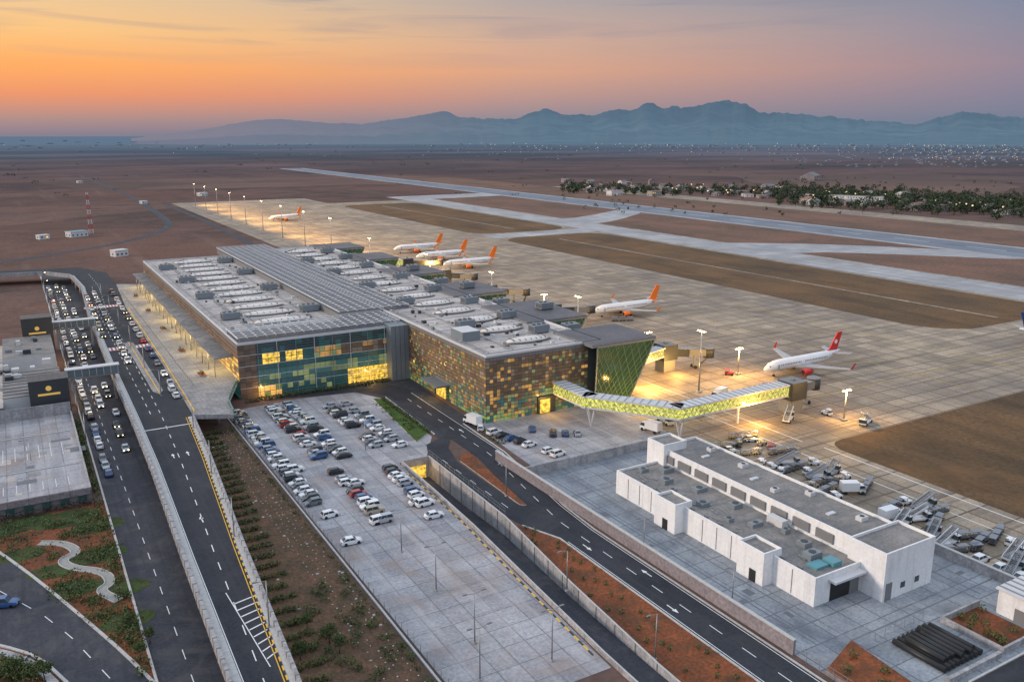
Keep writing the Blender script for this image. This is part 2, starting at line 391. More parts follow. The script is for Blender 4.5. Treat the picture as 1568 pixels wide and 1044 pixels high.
for k in range(12): ribbon(mb,[(605.5,100+k*60),(605.5,130+k*60)],.9,.09,'paint')
ribbon(mb,[(448,-60),(448,1050)],.6,.09,'yapron')
ribbon(mb,[(300,150),(300,1080)],.5,.06,'yapron'); ribbon(mb,[(262,150),(262,1080)],.4,.06,'yapron')
ribbon(mb,[(150,172),(470,172)],.4,.065,'yapron')
for y in (195,250,304,360,410,465,504,547,620,700): ribbon(mb,smoothpath([(205,y),(262,y),(300,y-25),(300,y-50)],2),.35,.062,'yapron')
ribbon(mb,[(176,146),(176,470)],.3,.062,'paint'); ribbon(mb,[(169,60),(169,470)],.3,.062,'paint'); ribbon(mb,[(177.4,60),(177.4,140)],.35,.062,'paint')
mb.build('airfield_markings')
mb=MB() 
ribbon(mb,[(378,212),(372,560)],2.2,.09,'apron'); ribbon(mb,[(378,640),(372,930)],2.2,.09,'apron')
mb.build('service_track')
mb=MB()
ribbon(mb,smoothpath([P(120,268),P(150,280),P(200,300),P(255,335),P(262,350),P(190,372),P(80,390),P(0,402),P(-80,410)],3),7,.05,'asph2')
ribbon(mb,[P(-40,296),P(160,291),P(420,276)],9,.05,'asph2')
ribbon(mb,smoothpath([P(250,312),P(330,345),P(400,382)],1),5,.05,'asph2')
mb.build('perimeter_road')
# forecourt
sheet('parking_lot',[(48,92),(71.8,92),(73.6,120),(75.8,150),(76.6,186.5),(84.4,187),(92,200),(93,240),(88,250),(70,252),(48,250)],.04,'park')
sheet('service_yard',rect(99,149,62,163),.04,'yard')
sheet('staff_parking_lot',[(104,164),(150,164),(150,203),(108,203),(106,196)],.04,'park')
sheet('forecourt_pavement',[(93.2,196),(107,200),(110,258),(70,259),(60,255),(88,251),(94,241)],.045,'asph2')
sheet('planting_bed',[(24,60),(46.6,60),(46.6,236),(37,236),(34,200),(30,150),(25,105)],.03,'bed')
sheet('red_soil_bed',[(78,60),(88.6,60),(88.6,132),(84.5,142),(80.4,115),(78.1,88)],.03,'soil')
sheet('garden_ground',rect(-70,10.4,60,199),.03,'soil')
rl=[(89,45),(89,132),(89.5,142),(95.5,180),(96,240),(91,249),(72,253)]
rr_=[(97,45),(97,132),(98,145),(103,180),(104,243),(100,255),(72,258)]
sheet('access_road',rl+rr_[::-1],.08,'asph')
sheet('ramp_road',[(84.6,186),(84,150),(85.5,140),(89.3,131),(91,146),(89.6,152),(89.6,180),(92,190),(95.6,196),(95.6,199),(88,195)],.075,'asph')
mb=MB()
mb.prism([(90,150),(91.2,149),(94.4,178),(95,184),(93,184),(90.4,180)],0,.22,'kerb','soil')
mb.build('traffic_island')
def arrow(mb,x,y,z,d=1):
    mb.face([(x-.12,y-1.5*d,z),(x+.12,y-1.5*d,z),(x+.12,y+.3*d,z),(x-.12,y+.3*d,z)],'paint'); mb.face([(x-.45,y+.3*d,z),(x+.45,y+.3*d,z),(x,y+1.6*d,z)],'paint')
mb=MB()
dashes(mb,[(93,45),(93,138)],.16,.1,'paint'); dashes(mb,[(93.5,142),(99.2,180),(100,240)],.16,.1,'paint')
ribbon(mb,[(96.6,45),(96.6,132),(97.6,145),(102.6,180),(103.5,240)],.15,.1,'paint')
ribbon(mb,[(89.4,45),(89.4,130)],.15,.1,'paint')
dashes(mb,[(87,150),(87,184)],.15,.1,'paint')
arrow(mb,95,112,.1);arrow(mb,91,100,.1,-1);arrow(mb,91.3,126,.1,-1);arrow(mb,101,200,.1)
mb.build('road_markings')
mb=MB()
kerbline(mb,[(88.8,45),(88.8,132),(85.2,141)],.3,0,.2,'kerb')
kerbline(mb,[(97.3,45),(97.3,132),(98.3,145),(103.3,180),(104.2,205)],.3,0,.2,'kerb')
kerbline(mb,[(47.3,60),(47.3,252)],.35,0,.25,'kerb')
kerbline(mb,[(93.3,201),(94.6,240)],.3,0,.25,'kerb')
mb.build('kerb')
mb=MB()
for x in (104,108.5): ribbon(mb,[(x,80),(x,160)],.3,.055,'patch')
ribbon(mb,[(99,148),(149,148)],.3,.056,'patch'); ribbon(mb,[(110,78),(149,78)],.3,.056,'patch'); ribbon(mb,[(142,76),(142,156)],.35,.057,'patch')
for k in range(26):
    x,y=U(100,146),U(78,160)
    if 109<x<138 and 82<y<148: continue
    a,b_=U(.5,2.2),U(.5,2.2); mb.face([(x,y,.06),(x+a,y,.06),(x+a,y+b_,.06),(x,y+b_,.06)],'patch')
mb.build('drain_covers')
mb=MB()
mb.prism([(86.5,198),(92.3,203),(93,238),(90.6,240)],0,.25,'kerb','lawn')
mb.build('lawn')
GL=['leafA','leafB','leafC']
mb=MB()
for k in range(60):
    t=k/60; mb.leaves((92.4+.5*t,203+35*t,.7),.7,.7,.6,14,.25,GL)
for k in range(26): mb.leaves((U(88.5,91.5),U(206,234),.5),.8,.8,.5,14,.25,GL)
for k in range(80): mb.leaves((56+47*k/80,256+U(-.8,.8),.6),.9,.9,.8,18,.28,['leafA','leafB','leafB'])
for k in range(40): mb.leaves((U(104.5,107),202-k*.45+U(-.5,.5),.5),.5,.5,.4,12,.2,GL)
mb.build('hedge')
mb=MB()
for X,y0,y1 in ((50.7,150,247),(60.6,108,247),(65.8,108,247),(76,195,243),(81.2,195,243)):
    y=y0
    while y<y1:
        mb.face([(X-2.5,y-.05,.07),(X+2.5,y-.05,.07),(X+2.5,y+.05,.07),(X-2.5,y+.05,.07)],'kerb'); y+=2.55
p=resample([(71.2,96),(72.9,120),(75.2,150),(75.8,180)],1.5)
for i in range(0,len(p)-1): ribbon(mb,[p[i],p[i+1]],.35,.071,'yellow' if i%2 else 'black')
mb.build('parking_markings')
# ---------------------------------------------------------------- viaduct
Z=6.0
vL=[(16.5,60),(18.5,107),(19.5,150),(21,200),(21.6,240),(22,300),(23.5,400),(26,470),(24,512),(12,530),(-30,538),(-120,540)]
vRr=[(23.5,60),(27,107),(30,150),(34,200),(36,232),(37.5,300),(38.5,400),(42,470),(42,515),(30,543),(-30,556),(-120,558)]
V=empty('elevated_road')
mb=MB()
for i in range(len(vL)-1):
    a,b_,c_,d_=vL[i],vRr[i],vRr[i+1],vL[i+1]
    mb.face([(*a,Z),(*b_,Z),(*c_,Z),(*d_,Z)],'asph'); mb.face([(*d_,Z-1.1),(*c_,Z-1.1),(*b_,Z-1.1),(*a,Z-1.1)],'conc')
    for s1,s2 in((a,d_),(b_,c_)): mb.face([(*s1,Z-1.1),(*s2,Z-1.1),(*s2,Z),(*s1,Z)],'conc')
mb.build('deck',V)
mb=MB()
kerbline(mb,resample(vL,3),.55,Z-1.15,Z+.95,'conc'); kerbline(mb,resample(offs(vL,.9),3),1.2,Z,Z+.15,'kerb')
rr5=[q for q in vRr if q[1]<233]
kerbline(mb,resample(rr5,3),.5,Z-1.15,Z+.95,'conc')
kerbline(mb,offs(rr5,-.7),.9,Z,Z+.14,'kerb')
kerbline(mb,offs(rr5,-1.25),.22,Z,Z+.18,'yellow','black',1.2)
for path in (resample(vL[:10],3.0),resample(rr5,3.0)):
    for q in path: mb.box(q[0]-.33,q[0]+.33,q[1]-.09,q[1]+.09,Z-1.2,Z+1.02,'gg')
mb.build('parapets',V)
mb=MB()
for y in range(70,530,18):
    xl,xr=ip(vL[:9],y),ip(vRr[:9],y)
    for x in (xl+1.2,xr-2): mb.cyl((x,y,0),(x,y,Z-1.9),.6,'conc',10)
    mb.box(xl+.3,xr-.8,y-.8,y+.8,Z-1.9,Z-1.1,'conc')
mb.build('piers',V)
mb=MB()
cl=[((a[0]+b_[0])/2,(a[1]+b_[1])/2) for a,b_ in zip(vL,vRr)]
dashes(mb,cl[:9],.17,Z+.012,'paint')
dashes(mb,[(26.5,240),(27.5,400),(31,470)],.17,Z+.012,'paint')
ribbon(mb,offs(vL[:10],1.7),.14,Z+.012,'paint'); ribbon(mb,offs(vRr[:5],-1.7),.14,Z+.012,'yellow')
arrow(mb,26.5,204,Z+.012);arrow(mb,29.8,204,Z+.012);arrow(mb,25.5,165,Z+.012)
for k in range(9): mb.face([(24.5-.1*k,112+2.2*k,Z+.012),(26+.2*k,113+2.2*k,Z+.012),(26+.2*k,113.3+2.2*k,Z+.012),(24.5-.1*k,112.3+2.2*k,Z+.012)],'paint')
ribbon(mb,[(24.4,110),(23.4,134)],.15,Z+.013,'paint')
for Y in (322,408):
    mb.face([(22.8,Y-.4,Z+.008),(38,Y-.4,Z+.008),(38,Y+4.9,Z+.008),(22.8,Y+4.9,Z+.008)],'zred')
    for k in range(12): mb.box(23.2+k*1.25,23.8+k*1.25,Y,Y+4.5,Z+.006,Z+.02,'paint')
mb.face([(21.5,226,Z+.012),(34.8,226,Z+.012),(34.8,226.5,Z+.012),(21.5,226.5,Z+.012)],'paint')
mb.build('lane_markings',V)
mb=MB()
plat=[(36.3,233),(46,228),(47,240),(54.9,262),(54.9,462),(44,470),(42.2,470),(38.8,400),(37.8,300)]
mb.prism(plat,Z-1.1,Z+.15,'conc','pave')
mb.prism([(30.2,262),(31.6,258),(33,262),(33.2,330),(31.6,333),(30.2,330)],Z,Z+.16,'kerb','pave')
kerbline(mb,[(37.2,236),(38.6,300),(39.5,400)],.3,Z+.15,Z+.3,'yellow')
kerbline(mb,[(31.6,259),(31.7,331)],.22,Z+.16,Z+.3,'yellow')
kerbline(mb,[(46.2,229),(47.2,240),(54.6,261.5)],.2,Z+.15,Z+1.2,'g2b')
for y in range(240,460,14): mb.cyl((44,y,0),(44,y,Z-1.1),.5,'conc',8)
for k in range(60): mb.box(41.5,41.7,262+k*3,262.2+k*3,Z+.15,Z+1.0,'steel')
for y in (270,305,345,385,425):
    mb.box(45,47.2,y,y+5,Z+.15,Z+.6,'kerb','soil'); mb.leaves((46.1,y+2.5,Z+1.1),.9,2.3,.6,60,.22,GL)
for k in range(11): mb.beam((43+.1*k,250+k*19,Z+.17),(54.5,250+k*19+9,Z+.17),.25,'gg',.03)
mb.build('kerbside_platform',V)
mb=MB()
mb.box(49,54.9,266,458,Z+6.4,Z+6.7,'gg','roof2')
for y in range(268,458,10): mb.beam((49.2,y,Z+6.3),(54.9,y,Z+8.6),.18,'steel'); mb.cyl((49.4,y,Z+.15),(49.4,y,Z+6.4),.14,'steel',6)
for k in range(24): mb.box(51,52,270+k*7.8,271.6+k*7.8,Z+6.28,Z+6.38,'bulb')
mb.build('entrance_canopy',V)
sheet('lower_road',[(11,60),(11,560),(24,560),(26,470),(23,300),(22,200),(22,110),(18,60)],.05,'asph2')
sheet('slip_road',[P(-30,830),P(0,848),P(60,892),P(120,942),P(190,1002),P(240,1050),P(262,1090),P(120,1090),P(105,1044),P(60,1003),P(0,985),P(-30,980)],.055,'asph2')
mb=MB()
kerbline(mb,[(10.6,60),(10.6,560)],.4,0,.25,'kerb')
kerbline(mb,smoothpath([P(-30,828),P(0,846),P(60,890),P(120,940),P(190,1000),P(240,1050)],1),.5,0,.25,'kerb')
kerbline(mb,smoothpath([P(-30,984),P(0,988),P(60,1006),P(103,1046)],1),.5,0,.25,'kerb')
kerbline(mb,smoothpath([P(-30,996),P(0,1000),P(50,1016),P(85,1050)],1),1.2,0,.5,'conc')
mb.build('kerb')
mb=MB(); dashes(mb,[(15.4,60),(15.4,500)],.15,.07,'paint'); dashes(mb,smoothpath([P(0,905),P(90,955),P(170,1040)],1),.15,.08,'paint')
mb.build('road_markings')
# ---------------------------------------------------------------- terminal
T=empty('airport_terminal')
def facade(mb,o,u,nrm,width,z0,z1,cw,ch,choose,gap=.1,off=.06,fin=None,finw=.22):
    nx=max(1,round(width/cw)); nz_=max(1,round((z1-z0)/ch)); cw=width/nx; ch=(z1-z0)/nz_
    u=Vector(u);n=Vector(nrm)
    for i in range(nx):
        for j in range(nz_):
            m=choose((i+.5)/nx,(j+.5)/nz_,i,j)
            if m is None: continue
            p=Vector(o)+n*off
            a=p+u*(i*cw+gap/2)+Vector((0,0,z0+j*ch+gap/2)); b_=p+u*((i+1)*cw-gap/2)+Vector((0,0,z0+j*ch+gap/2))
            h=Vector((0,0,ch-gap)); mb.face([a,b_,b_+h,a+h],m)
    if fin:
        for j in range(1,nz_+1):
            z=z0+j*ch; a=Vector(o)+n*(off+.12)+Vector((0,0,z)); mb.beam(a,a+u*width,finw,fin,.07)
HA=17.4; HB=19.2
mb=MB()
mb.box(55,110,260,463,0,HA,'gcore','roof'); mb.box(110,150,202,463,0,HB,'gcore','roof')
mb.build('core',T)
mb=MB()
def cf(fx,fz,i,j):
    X=55+fx*53;Zz=fz*HA
    if X>103.5:return None
    if Zz>16.6:return 'gg'
    if X<60.5: return 'gb' if (i+j)%3 else 'gb2'
    if 10.8<Zz<13.2 and (61.5<X<68 or 70<X<76): return 'lit'
    if 10.8<Zz<13.2 and 78<X<88: return 'lit2' if R()<.6 else 'litt'
    if 10.4<Zz<14.4 and 88<X<104: return ch_pick([('gb',5),('lit2',1.2),('gc',1)])  # brownish reflection on the upper right glass, painted as brown, cream and amber panels
    if Zz<4.7 and X>89: return 'lit'
    if Zz<3.6 and X<68: return 'lit3' if R()<.7 else 'litg'
    if 5.2<Zz<8.5: return 'litt' if mn.noise(Vector((X*.13,j*.7,1)))>.05 else 'g2b'
    if Zz<5.2: return 'g2' if R()<.8 else 'litt'
    return 'g2' if Zz<12 else ('g1' if R()<.7 else 'g2')
facade(mb,(55,260,0),(1,0,0),(0,-1,0),53,0,HA,1.8,1.74,cf,.12,fin=None)
for j in range(1,21): 
    z=j*.87-.05; mb.beam((55,259.8,z),(103.5,259.8,z),.18,'gg' if j%4 else 'ivory',.05 if j%4 else .12)
for k in range(8): mb.beam((61+k*6,259.75,0),(61+k*6,259.75,HA),.16,'ivory' if k%2 else 'hvac')
def cl_(fx,fz,i,j):
    Zz=fz*HA
    if Zz>16.4:return 'gg'
    if Zz>13.2: return 'gb' if R()<.75 else 'gb2'
    if Zz>6.2: return ch_pick([('lit3',8),('gb',1.0),('lit',1.2),('gb2',.6)])
    return ch_pick([('litg',1),('g2b',3),('lit2',1.5)])
facade(mb,(55,463,0),(0,-1,0),(-1,0,0),203,0,HA,3.2,1.45,cl_,.14,fin='gb2')
mb.build('main_hall_facade',T)
mb=MB()
def cb(fx,fz,i,j):
    Zz=fz*HB
    if Zz>18.1:return 'gg'
    if Zz<2.6: return ch_pick([('litg',3),('lit2',1.4),('g2b',3),('litt',2)])
    if Zz<8: return ch_pick([('litt',4),('g2b',2),('gc',1.4),('lit2',2.6),('gb',3),('go',2),('lit',.25)])
    return ch_pick([('gb',6),('gb2',2.4),('gc',1.6),('go',2.2),('lit2',2.0),('litt',.9)])
facade(mb,(110,202,0),(1,0,0),(0,-1,0),35,0,HB,1.17,1.07,cb,.08,fin='gb2',finw=.16)
def cb2(fx,fz,i,j):
    Zz=fz*HB; Y=256-fx*54
    if Zz<6 and 226<Y<236: return 'g1' if Zz<5 else 'gg'
    return cb(fx,fz,i,j)
facade(mb,(110,256,0),(0,-1,0),(-1,0,0),54,0,HB,1.17,1.07,cb2,.08,fin='gb2',finw=.16)
mb.box(105.5,110,225,237,5.0,5.5,'gg'); mb.box(109.6,109.93,228,234,.3,4.6,'lit')
mb.box(127,133,201.2,201.93,.2,5.2,'dsteel'); mb.box(127.6,131,201.0,201.2,.3,4.4,'lit')
mb.box(103.6,110.1,255.6,262,0,18.6,'hvac')
for k in range(1,4): mb.box(103.5+k*1.65,103.56+k*1.65,255.52,255.59,0,18.5,'dsteel')
mb.build('pier_facade',T)
mb=MB()
def parapet(x0,x1,y0,y1,z,h=.6,w=.4,m='ivory'):
    mb.box(x0,x1,y0,y0+w,z,z+h,m); mb.box(x0,x1,y1-w,y1,z,z+h,m); mb.box(x0,x0+w,y0+w,y1-w,z,z+h,m); mb.box(x1-w,x1,y0+w,y1-w,z,z+h,m)
parapet(55.01,109.99,260.01,463,HA); parapet(110.01,150,202.01,463,HB)
mb.box(94,120,278,476,HA+.02,19.6,'gg','rdark')
mb.box(55.6,109.4,260.6,278,HA,HA+.25,'gg','rdark')
def sky(x,y,rx,ry,z):
    mb.ellip((x,y,z),rx+.9,ry+.7,.35,'ring',24,2); mb.ellip((x,y,z+.3),rx,ry,1.1,'dome',24,4)
    for k in range(-3,4): mb.beam((x+k*rx*.25,y-ry*.85*math.sqrt(1-(k*.25)**2),z+.8),(x+k*rx*.25,y+ry*.85*math.sqrt(1-(k*.25)**2),z+.8),.09,'ring',.9)
for k in range(12):
    sky(76,288+k*14.5,9,2.9,HA)
    mb.box(63.5,65,283+k*14.5,293+k*14.5,HA,HA+.35,'gg')
    mb.box(57,92,281+k*14.5,281.35+k*14.5,HA,HA+.3,'ivory')
for k in range(15):
    sky(131,214+k*16.5,7.5,2.9,HB); mb.box(112,149,206+k*16.5,206.35+k*16.5,HB,HB+.3,'ivory')
mb.build('roof',T)
mb=MB()
def lattice(x0,x1,y0,y1,z,sx,sy,m='ivory',w=.22):
    x=x0
    while x<=x1+.01: mb.beam((x,y0,z),(x,y1,z),w,m,.35); x+=sx
    y=y0
    while y<=y1+.01: mb.beam((x0,y,z+.3),(x1,y,z+.3),w,m,.25); y+=sy
lattice(55.5,109,260.5,277.5,HA+1.9,2.96,2.8,w=.3)
for x in range(56,110,9):
    for y in (261,277): mb.beam((x,y,HA),(x,y,HA+1.8),.25,'steel')
lattice(94,120,278,476,20.6,3.25,3.3)
for y in range(280,477,14):
    for x in (94.2,119.8): mb.beam((x,y,19.4),(x,y,20.6),.25,'steel')
mb.build('roof_pergola',T)
mb=MB()
pods=[(197,218),(234,266),(288,316),(344,368),(398,422),(446,470)]
def bil(a,b_,c_,d_,s,t): return a*(1-s)*(1-t)+b_*s*(1-t)+c_*s*t+d_*(1-s)*t
v=lambda *a:Vector(a)
for y0,y1 in pods:
    xt=167; xb=158; zt=18.9
    mb.box(143,xt,y0,y1,zt,zt+.9,'gg','pod')
    quads=[(v(145,y0+1.2,.3),v(xb,y0+1.2,.3),v(xt-.3,y0+.2,zt),v(145,y0+.2,zt)),
           (v(xb,y0+1.2,.3),v(xb,y1-1.2,.3),v(xt-.3,y1-.2,zt),v(xt-.3,y0+.2,zt)),
           (v(xb,y1-1.2,.3),v(145,y1-1.2,.3),v(145,y1-.2,zt),v(xt-.3,y1-.2,zt))]
    for q in quads:
        mb.face(q,'g3')
        nrm=(q[1]-q[0]).cross(q[3]-q[0]).normalized()*.12
        n=8
        for k in range(-n,n+1):
            for sgn in (1,-1):
                s0=k/n; s1=(k+sgn*n*.7)/n
                if sgn<0: s0+=1;s1+=1
                ds=s1-s0; ta,tb=0,1
                if ds>0: ta=max(ta,(0-s0)/ds);tb=min(tb,(1-s0)/ds)
                else: ta=max(ta,(1-s0)/ds);tb=min(tb,(0-s0)/ds)
                if tb-ta>.02:
                    A=bil(*q,s0+ds*ta,ta)+nrm;B=bil(*q,s0+ds*tb,tb)+nrm; mb.beam(A,B,.14,'glat')
        for a,b_ in((0,1),(1,2),(2,3),(3,0)): mb.beam(q[a]+nrm,q[b_]+nrm,.35,'steel')
mb.build('gate_lounges',T)
mb=MB()
def hvac(x,y,z,lx,ly,h):
    mb.box(x-lx/2,x+lx/2,y-ly/2,y+ly/2,z+.3,z+h,'hvac'); mb.box(x-lx/2+.2,x+lx/2-.2,y-ly/2+.2,y+ly/2-.2,z,z+.3,'dsteel')
    for k in range(int(lx//1.8)): mb.cyl((x-lx/2+1+k*1.8,y,z+h),(x-lx/2+1+k*1.8,y,z+h+.25),.6,'dsteel',10)
    mb.box(x+lx/2,x+lx/2+.9,y-ly/4,y+ly/4,z+.8,z+h*.75,'steel')
    for k in range(5): mb.box(x-lx/2-.03,x-lx/2,y-ly/2+.4+k*ly/6,y-ly/2+.4+k*ly/6+ly/12,z+.6,z+h-.4,'dsteel')
for (x,y) in ((62,300),(62,345),(63,388),(61,430),(90,300),(89,352),(90,398),(90,440)): hvac(x,y,HA,6,4,2.6)
for (x,y) in ((140,222),(142,246),(123,240),(143,275),(122,286),(142,305),(122,325),(143,340),(142,378),(122,366),(143,410),(122,405),(142,436)): hvac(x,y,HB,5.5,4,2.6)
for (x,y) in ((155,226),(160,250),(157,276),(156,302),(158,330),(156,356)): hvac(x,y,19.8 if any(a<y<b_ for a,b_ in pods) else HB-2,5,4,2.5)
for k in range(110): 
    x,y=U(58,92),U(282,458); mb.box(x,x+U(.4,1.4),y,y+U(.4,1.4),HA,HA+U(.3,1.0),ch_pick([('gg',1),('ivory',1),('dsteel',1)]))
for k in range(150):
    x,y=U(112,142),U(206,458); mb.box(x,x+U(.4,1.6),y,y+U(.4,1.4),HB,HB+U(.3,1.1),ch_pick([('gg',1),('ivory',1),('dsteel',1)]))
mb.box(113,119,222,230,HB,HB+3,'hvac','ivory')
for a,b_ in zip(pods,pods[1:]): mb.box(150.02,161,a[1]+.1,b_[0]-.1,0,HB-2.2,'g2','roof2')
for x in (113,121,145): mb.beam((x,206,HB+.3),(x,455,HB+.3),.25,'steel')
for x in (58,68,88): mb.beam((x,282,HA+.3),(x,455,HA+.3),.25,'steel')
mb.build('roof_plant',T)
# ---------------------------------------------------------------- jet bridges
def walkway(mb,path,z,w=4.2,h=3.4,side='litw'):
    path=[Vector((*p,0)) for p in path]
    for a,b_ in zip(path,path[1:]):
        d=(b_-a).normalized(); n=Vector((d.y,-d.x,0)); L_=(b_-a).length; ZZ=Vector((0,0,1))
        a2=a-d*w*.3 if a is not path[0] else a; b2=b_+d*w*.3 if b_ is not path[-1] else b_
        mb.beam(a2+ZZ*(z+.25),b2+ZZ*(z+.25),w,'ivory',.5)
        mb.beam(a2+ZZ*(z+h),b2+ZZ*(z+h),w+.5,'ivory',.45)
        for k in range(int(L_/2.2)+1):
            q=a+d*k*2.2; mb.beam(q-n*w*.55+ZZ*(z+h+.28),q+n*w*.55+ZZ*(z+h+.28),.14,'gg')
        for s in(1,-1):
            o=n*s*(w/2-.15)
            mb.face([a2+o+ZZ*(z+.5),b2+o+ZZ*(z+.5),b2+o+ZZ*(z+h-.2),a2+o+ZZ*(z+h-.2)],side)
            o=n*s*(w/2-.03); m=int(L_/2)+1
            for k in range(m):
                p0=a+d*(L_*k/m)+o;p1=a+d*(L_*(k+1)/m)+o
                mb.beam(p0+ZZ*(z+.5),p1+ZZ*(z+h-.2),.09,'gg'); mb.beam(p1+ZZ*(z+.5),p0+ZZ*(z+h-.2),.09,'gg')
            mb.beam(a2+o+ZZ*(z+h*.5),b2+o+ZZ*(z+h*.5),.1,'ivory')
mb=MB()
walkway(mb,[(134,201),(134,186),(149,165.5),(190,166)],5.6)
for (x,y) in ((134.5,185),(150,165.5)):
    for dx,dy in((-1.6,0),(1.6,0),(0,1.4),(0,-1.4)): mb.beam((x,y,0),(x+dx,y+dy,5.6),.35,'ivory')
mb.beam((172,166,0),(172,166,5.6),.5,'ivory')
mb.build('boarding_walkway')
def gate(x,y,nose,name='jet_bridge',link=None):
    mb=MB()
    if link: walkway(mb,link,5.6,3.6,3.2)
    mb.box(x-3,x+3,y-3,y+3,4.2,9.6,'dsteel','gg'); mb.box(x-2.4,x+2.4,y-2.4,y+2.4,0,4.2,'gg')
    mb.box(x-3.03,x-3.0,y-2,y+2,5,8.5,'gg'); mb.box(x+3,x+4,y-1,y+1,0,7,'steel')
    a=Vector((x,y,6.6));n=Vector(nose); d=(n-a); L_=d.length; d.normalize()
    mb.beam(a+d*2.5,a+d*L_*.55,2.8,'dsteel',2.8); mb.beam(a+d*L_*.52,n,2.3,'gg',2.4)
    for k in range(5):
        q=a+d*(3+k*L_*.1); mb.beam(q+Vector((0,0,1.5)),q+Vector((0,0,1.4)),2.9,'steel')
    c=n+d*1.2; mb.cyl((c.x,c.y,c.z-1.7),(c.x,c.y,c.z+1.6),2.0,'dsteel',10); mb.cyl((c.x,c.y,c.z+1.6),(c.x,c.y,c.z+2.0),2.1,'gg',10)
    q=a+d*L_*.72; mb.beam((q.x,q.y,q.z-1.2),(q.x,q.y,.8),.6,'steel')
    pr=Vector((-d.y,d.x,0)).normalized()
    for s in(1,-1):
        w=Vector((q.x,q.y,.6))+pr*s*1.3; mb.cyl(w-pr*.25,w+pr*.25,.6,'tyre',10)
    mb.beam(Vector((c.x,c.y,c.z-1.5)),Vector((c.x,c.y,0))+pr*5,.9,'steel',.2)
    mb.box(x-.6,x+.6,y-.6,y+.6,9.6,10.2,'gg')
    return mb.build(name)
gate(193.5,166,(207,170,5.4))
gate(191,220,(206,216,5.4),link=[(166,212),(188,219)])
gate(196,300,(215,299.5,5.4),link=[(166,300),(193,300)])
gate(196,356,(212,350,5.4),link=[(166,356),(193,356)])
gate(198,460,(219,461,5.4),link=[(167,458),(195,460)])
gate(198,410,(212,404,5.4),link=[(166,410),(195,410)])
# ---------------------------------------------------------------- aircraft
def plane_mesh(tailmat,body='pwhite',under=None):
    mb=MB(); n=16
    prof=[(0,.15,1.9),(.6,.75,2.0),(1.6,1.2,2.2),(3,1.6,2.5),(5,1.9,2.7),(8,1.98,2.75),(25,1.98,2.75),(29,1.75,3.0),(33,1.15,3.5),(36,.55,4.0),(37.6,.2,4.3)]
    rings=[[(x,r_*math.cos(2*math.pi*k/n),zc+1.0+r_*math.sin(2*math.pi*k/n)) for k in range(n)] for x,r_,zc in prof]
    mb.loft(rings,body,matf=lambda a,j:(tailmat if a>=8 and under else ('pgrey' if 10<=j<=13 and a>2 else body)))
    for s in(1,-1):
        def wing(pts,t,m):
            a=[(p[0],p[1]*s,p[2]+t/2) for p in pts]; b_=[(p[0],p[1]*s,p[2]-t/2) for p in pts]
            mb.face(a,m);mb.face(b_[::-1],m)
            for i in range(4): j=(i+1)%4; mb.face([a[i],b_[i],b_[j],a[j]],m)
        wing([(12.5,1.5,2.7),(20.2,1.5,2.7),(20.8,6,3.0),(16.5,6,3.0)],.45,'pgrey')
        wing([(16.5,6,3.0),(20.8,6,3.0),(23.6,16.8,4.0),(22.2,16.8,4.0)],.3,'pgrey')
        wing([(22.2,16.8,4.0),(23.6,16.8,4.0),(24.6,17.2,6.0),(23.9,17.2,6.0)],.12,tailmat)
        wing([(32,.6,4.9),(35.6,.6,4.9),(37.0,6.2,5.3),(35.4,6.2,5.3)],.2,'pgrey')
        rr=[(12.6,.95),(13.4,1.1),(15,1.08),(16.6,.75),(17.2,.5)]
        mb.loft([[(x,s*5.7+q*math.cos(2*math.pi*k/12),1.75+q*math.sin(2*math.pi*k/12)) for k in range(12)] for x,q in rr],tailmat if under else 'pred')
        mb.cyl((12.56,s*5.7,1.75),(12.62,s*5.7,1.75),.8,'black',12)
        for k in range(30): 
            if k not in(13,14): x=6+k*.78; mb.box(x,x+.32,s*1.99-.02,s*1.99+.02,4.05,4.45,'cglass')
        mb.box(1.7,2.5,s*.95-.15,s*.95+.15,3.75,4.2,'cglass')
        mb.cyl((18.2,s*3.6,0.6),(18.2,s*3.4,2.8),.15,'steel',6)
        for q in(-.35,.35): mb.cyl((18.2,s*3.6+q-.15,.55),(18.2,s*3.6+q+.15,.55),.55,'tyre',10)
        mb.box(4.6,5.4,s*1.9-.03,s*1.93+.03,2.7,4.5,'pgrey')
    mb.box(1.5,1.9,-.7,.7,3.9,4.3,'cglass')
    mb.cyl((4.8,0,.4),(4.8,0,2.2),.12,'steel',6); mb.cyl((4.8,-.3,.4),(4.8,.3,.4),.38,'tyre',10)
    t=.28; F_=[(29.5,5.0),(35.8,5.3),(38.0,11.9),(35.6,11.9),(32.0,6.2)]
    a=[(x,t/2,z) for x,z in F_]; b_=[(x,-t/2,z) for x,z in F_]
    mb.face(a,tailmat); mb.face(b_[::-1],tailmat)
    for i in range(len(F_)): j=(i+1)%len(F_); mb.face([a[i],b_[i],b_[j],a[j]],tailmat)
    if tailmat=='pred': 
        for s in(1,-1): mb.cyl((35,s*.15,8.6),(35,s*.17,8.6),.8,'pwhite',14)
    return mb.mesh('airliner')
pr_=plane_mesh('pred'); po=plane_mesh('porange',under=True); pb=plane_mesh('pblue')
inst('airliner',pr_,213,195)
inst('airliner',po,220,303); inst('airliner',po,224,465); inst('airliner',po,224,505); inst('airliner',po,226,547)
inst('airliner',pb,371,160,0,math.radians(145))
inst('airliner',po,210,812,0,math.radians(20))
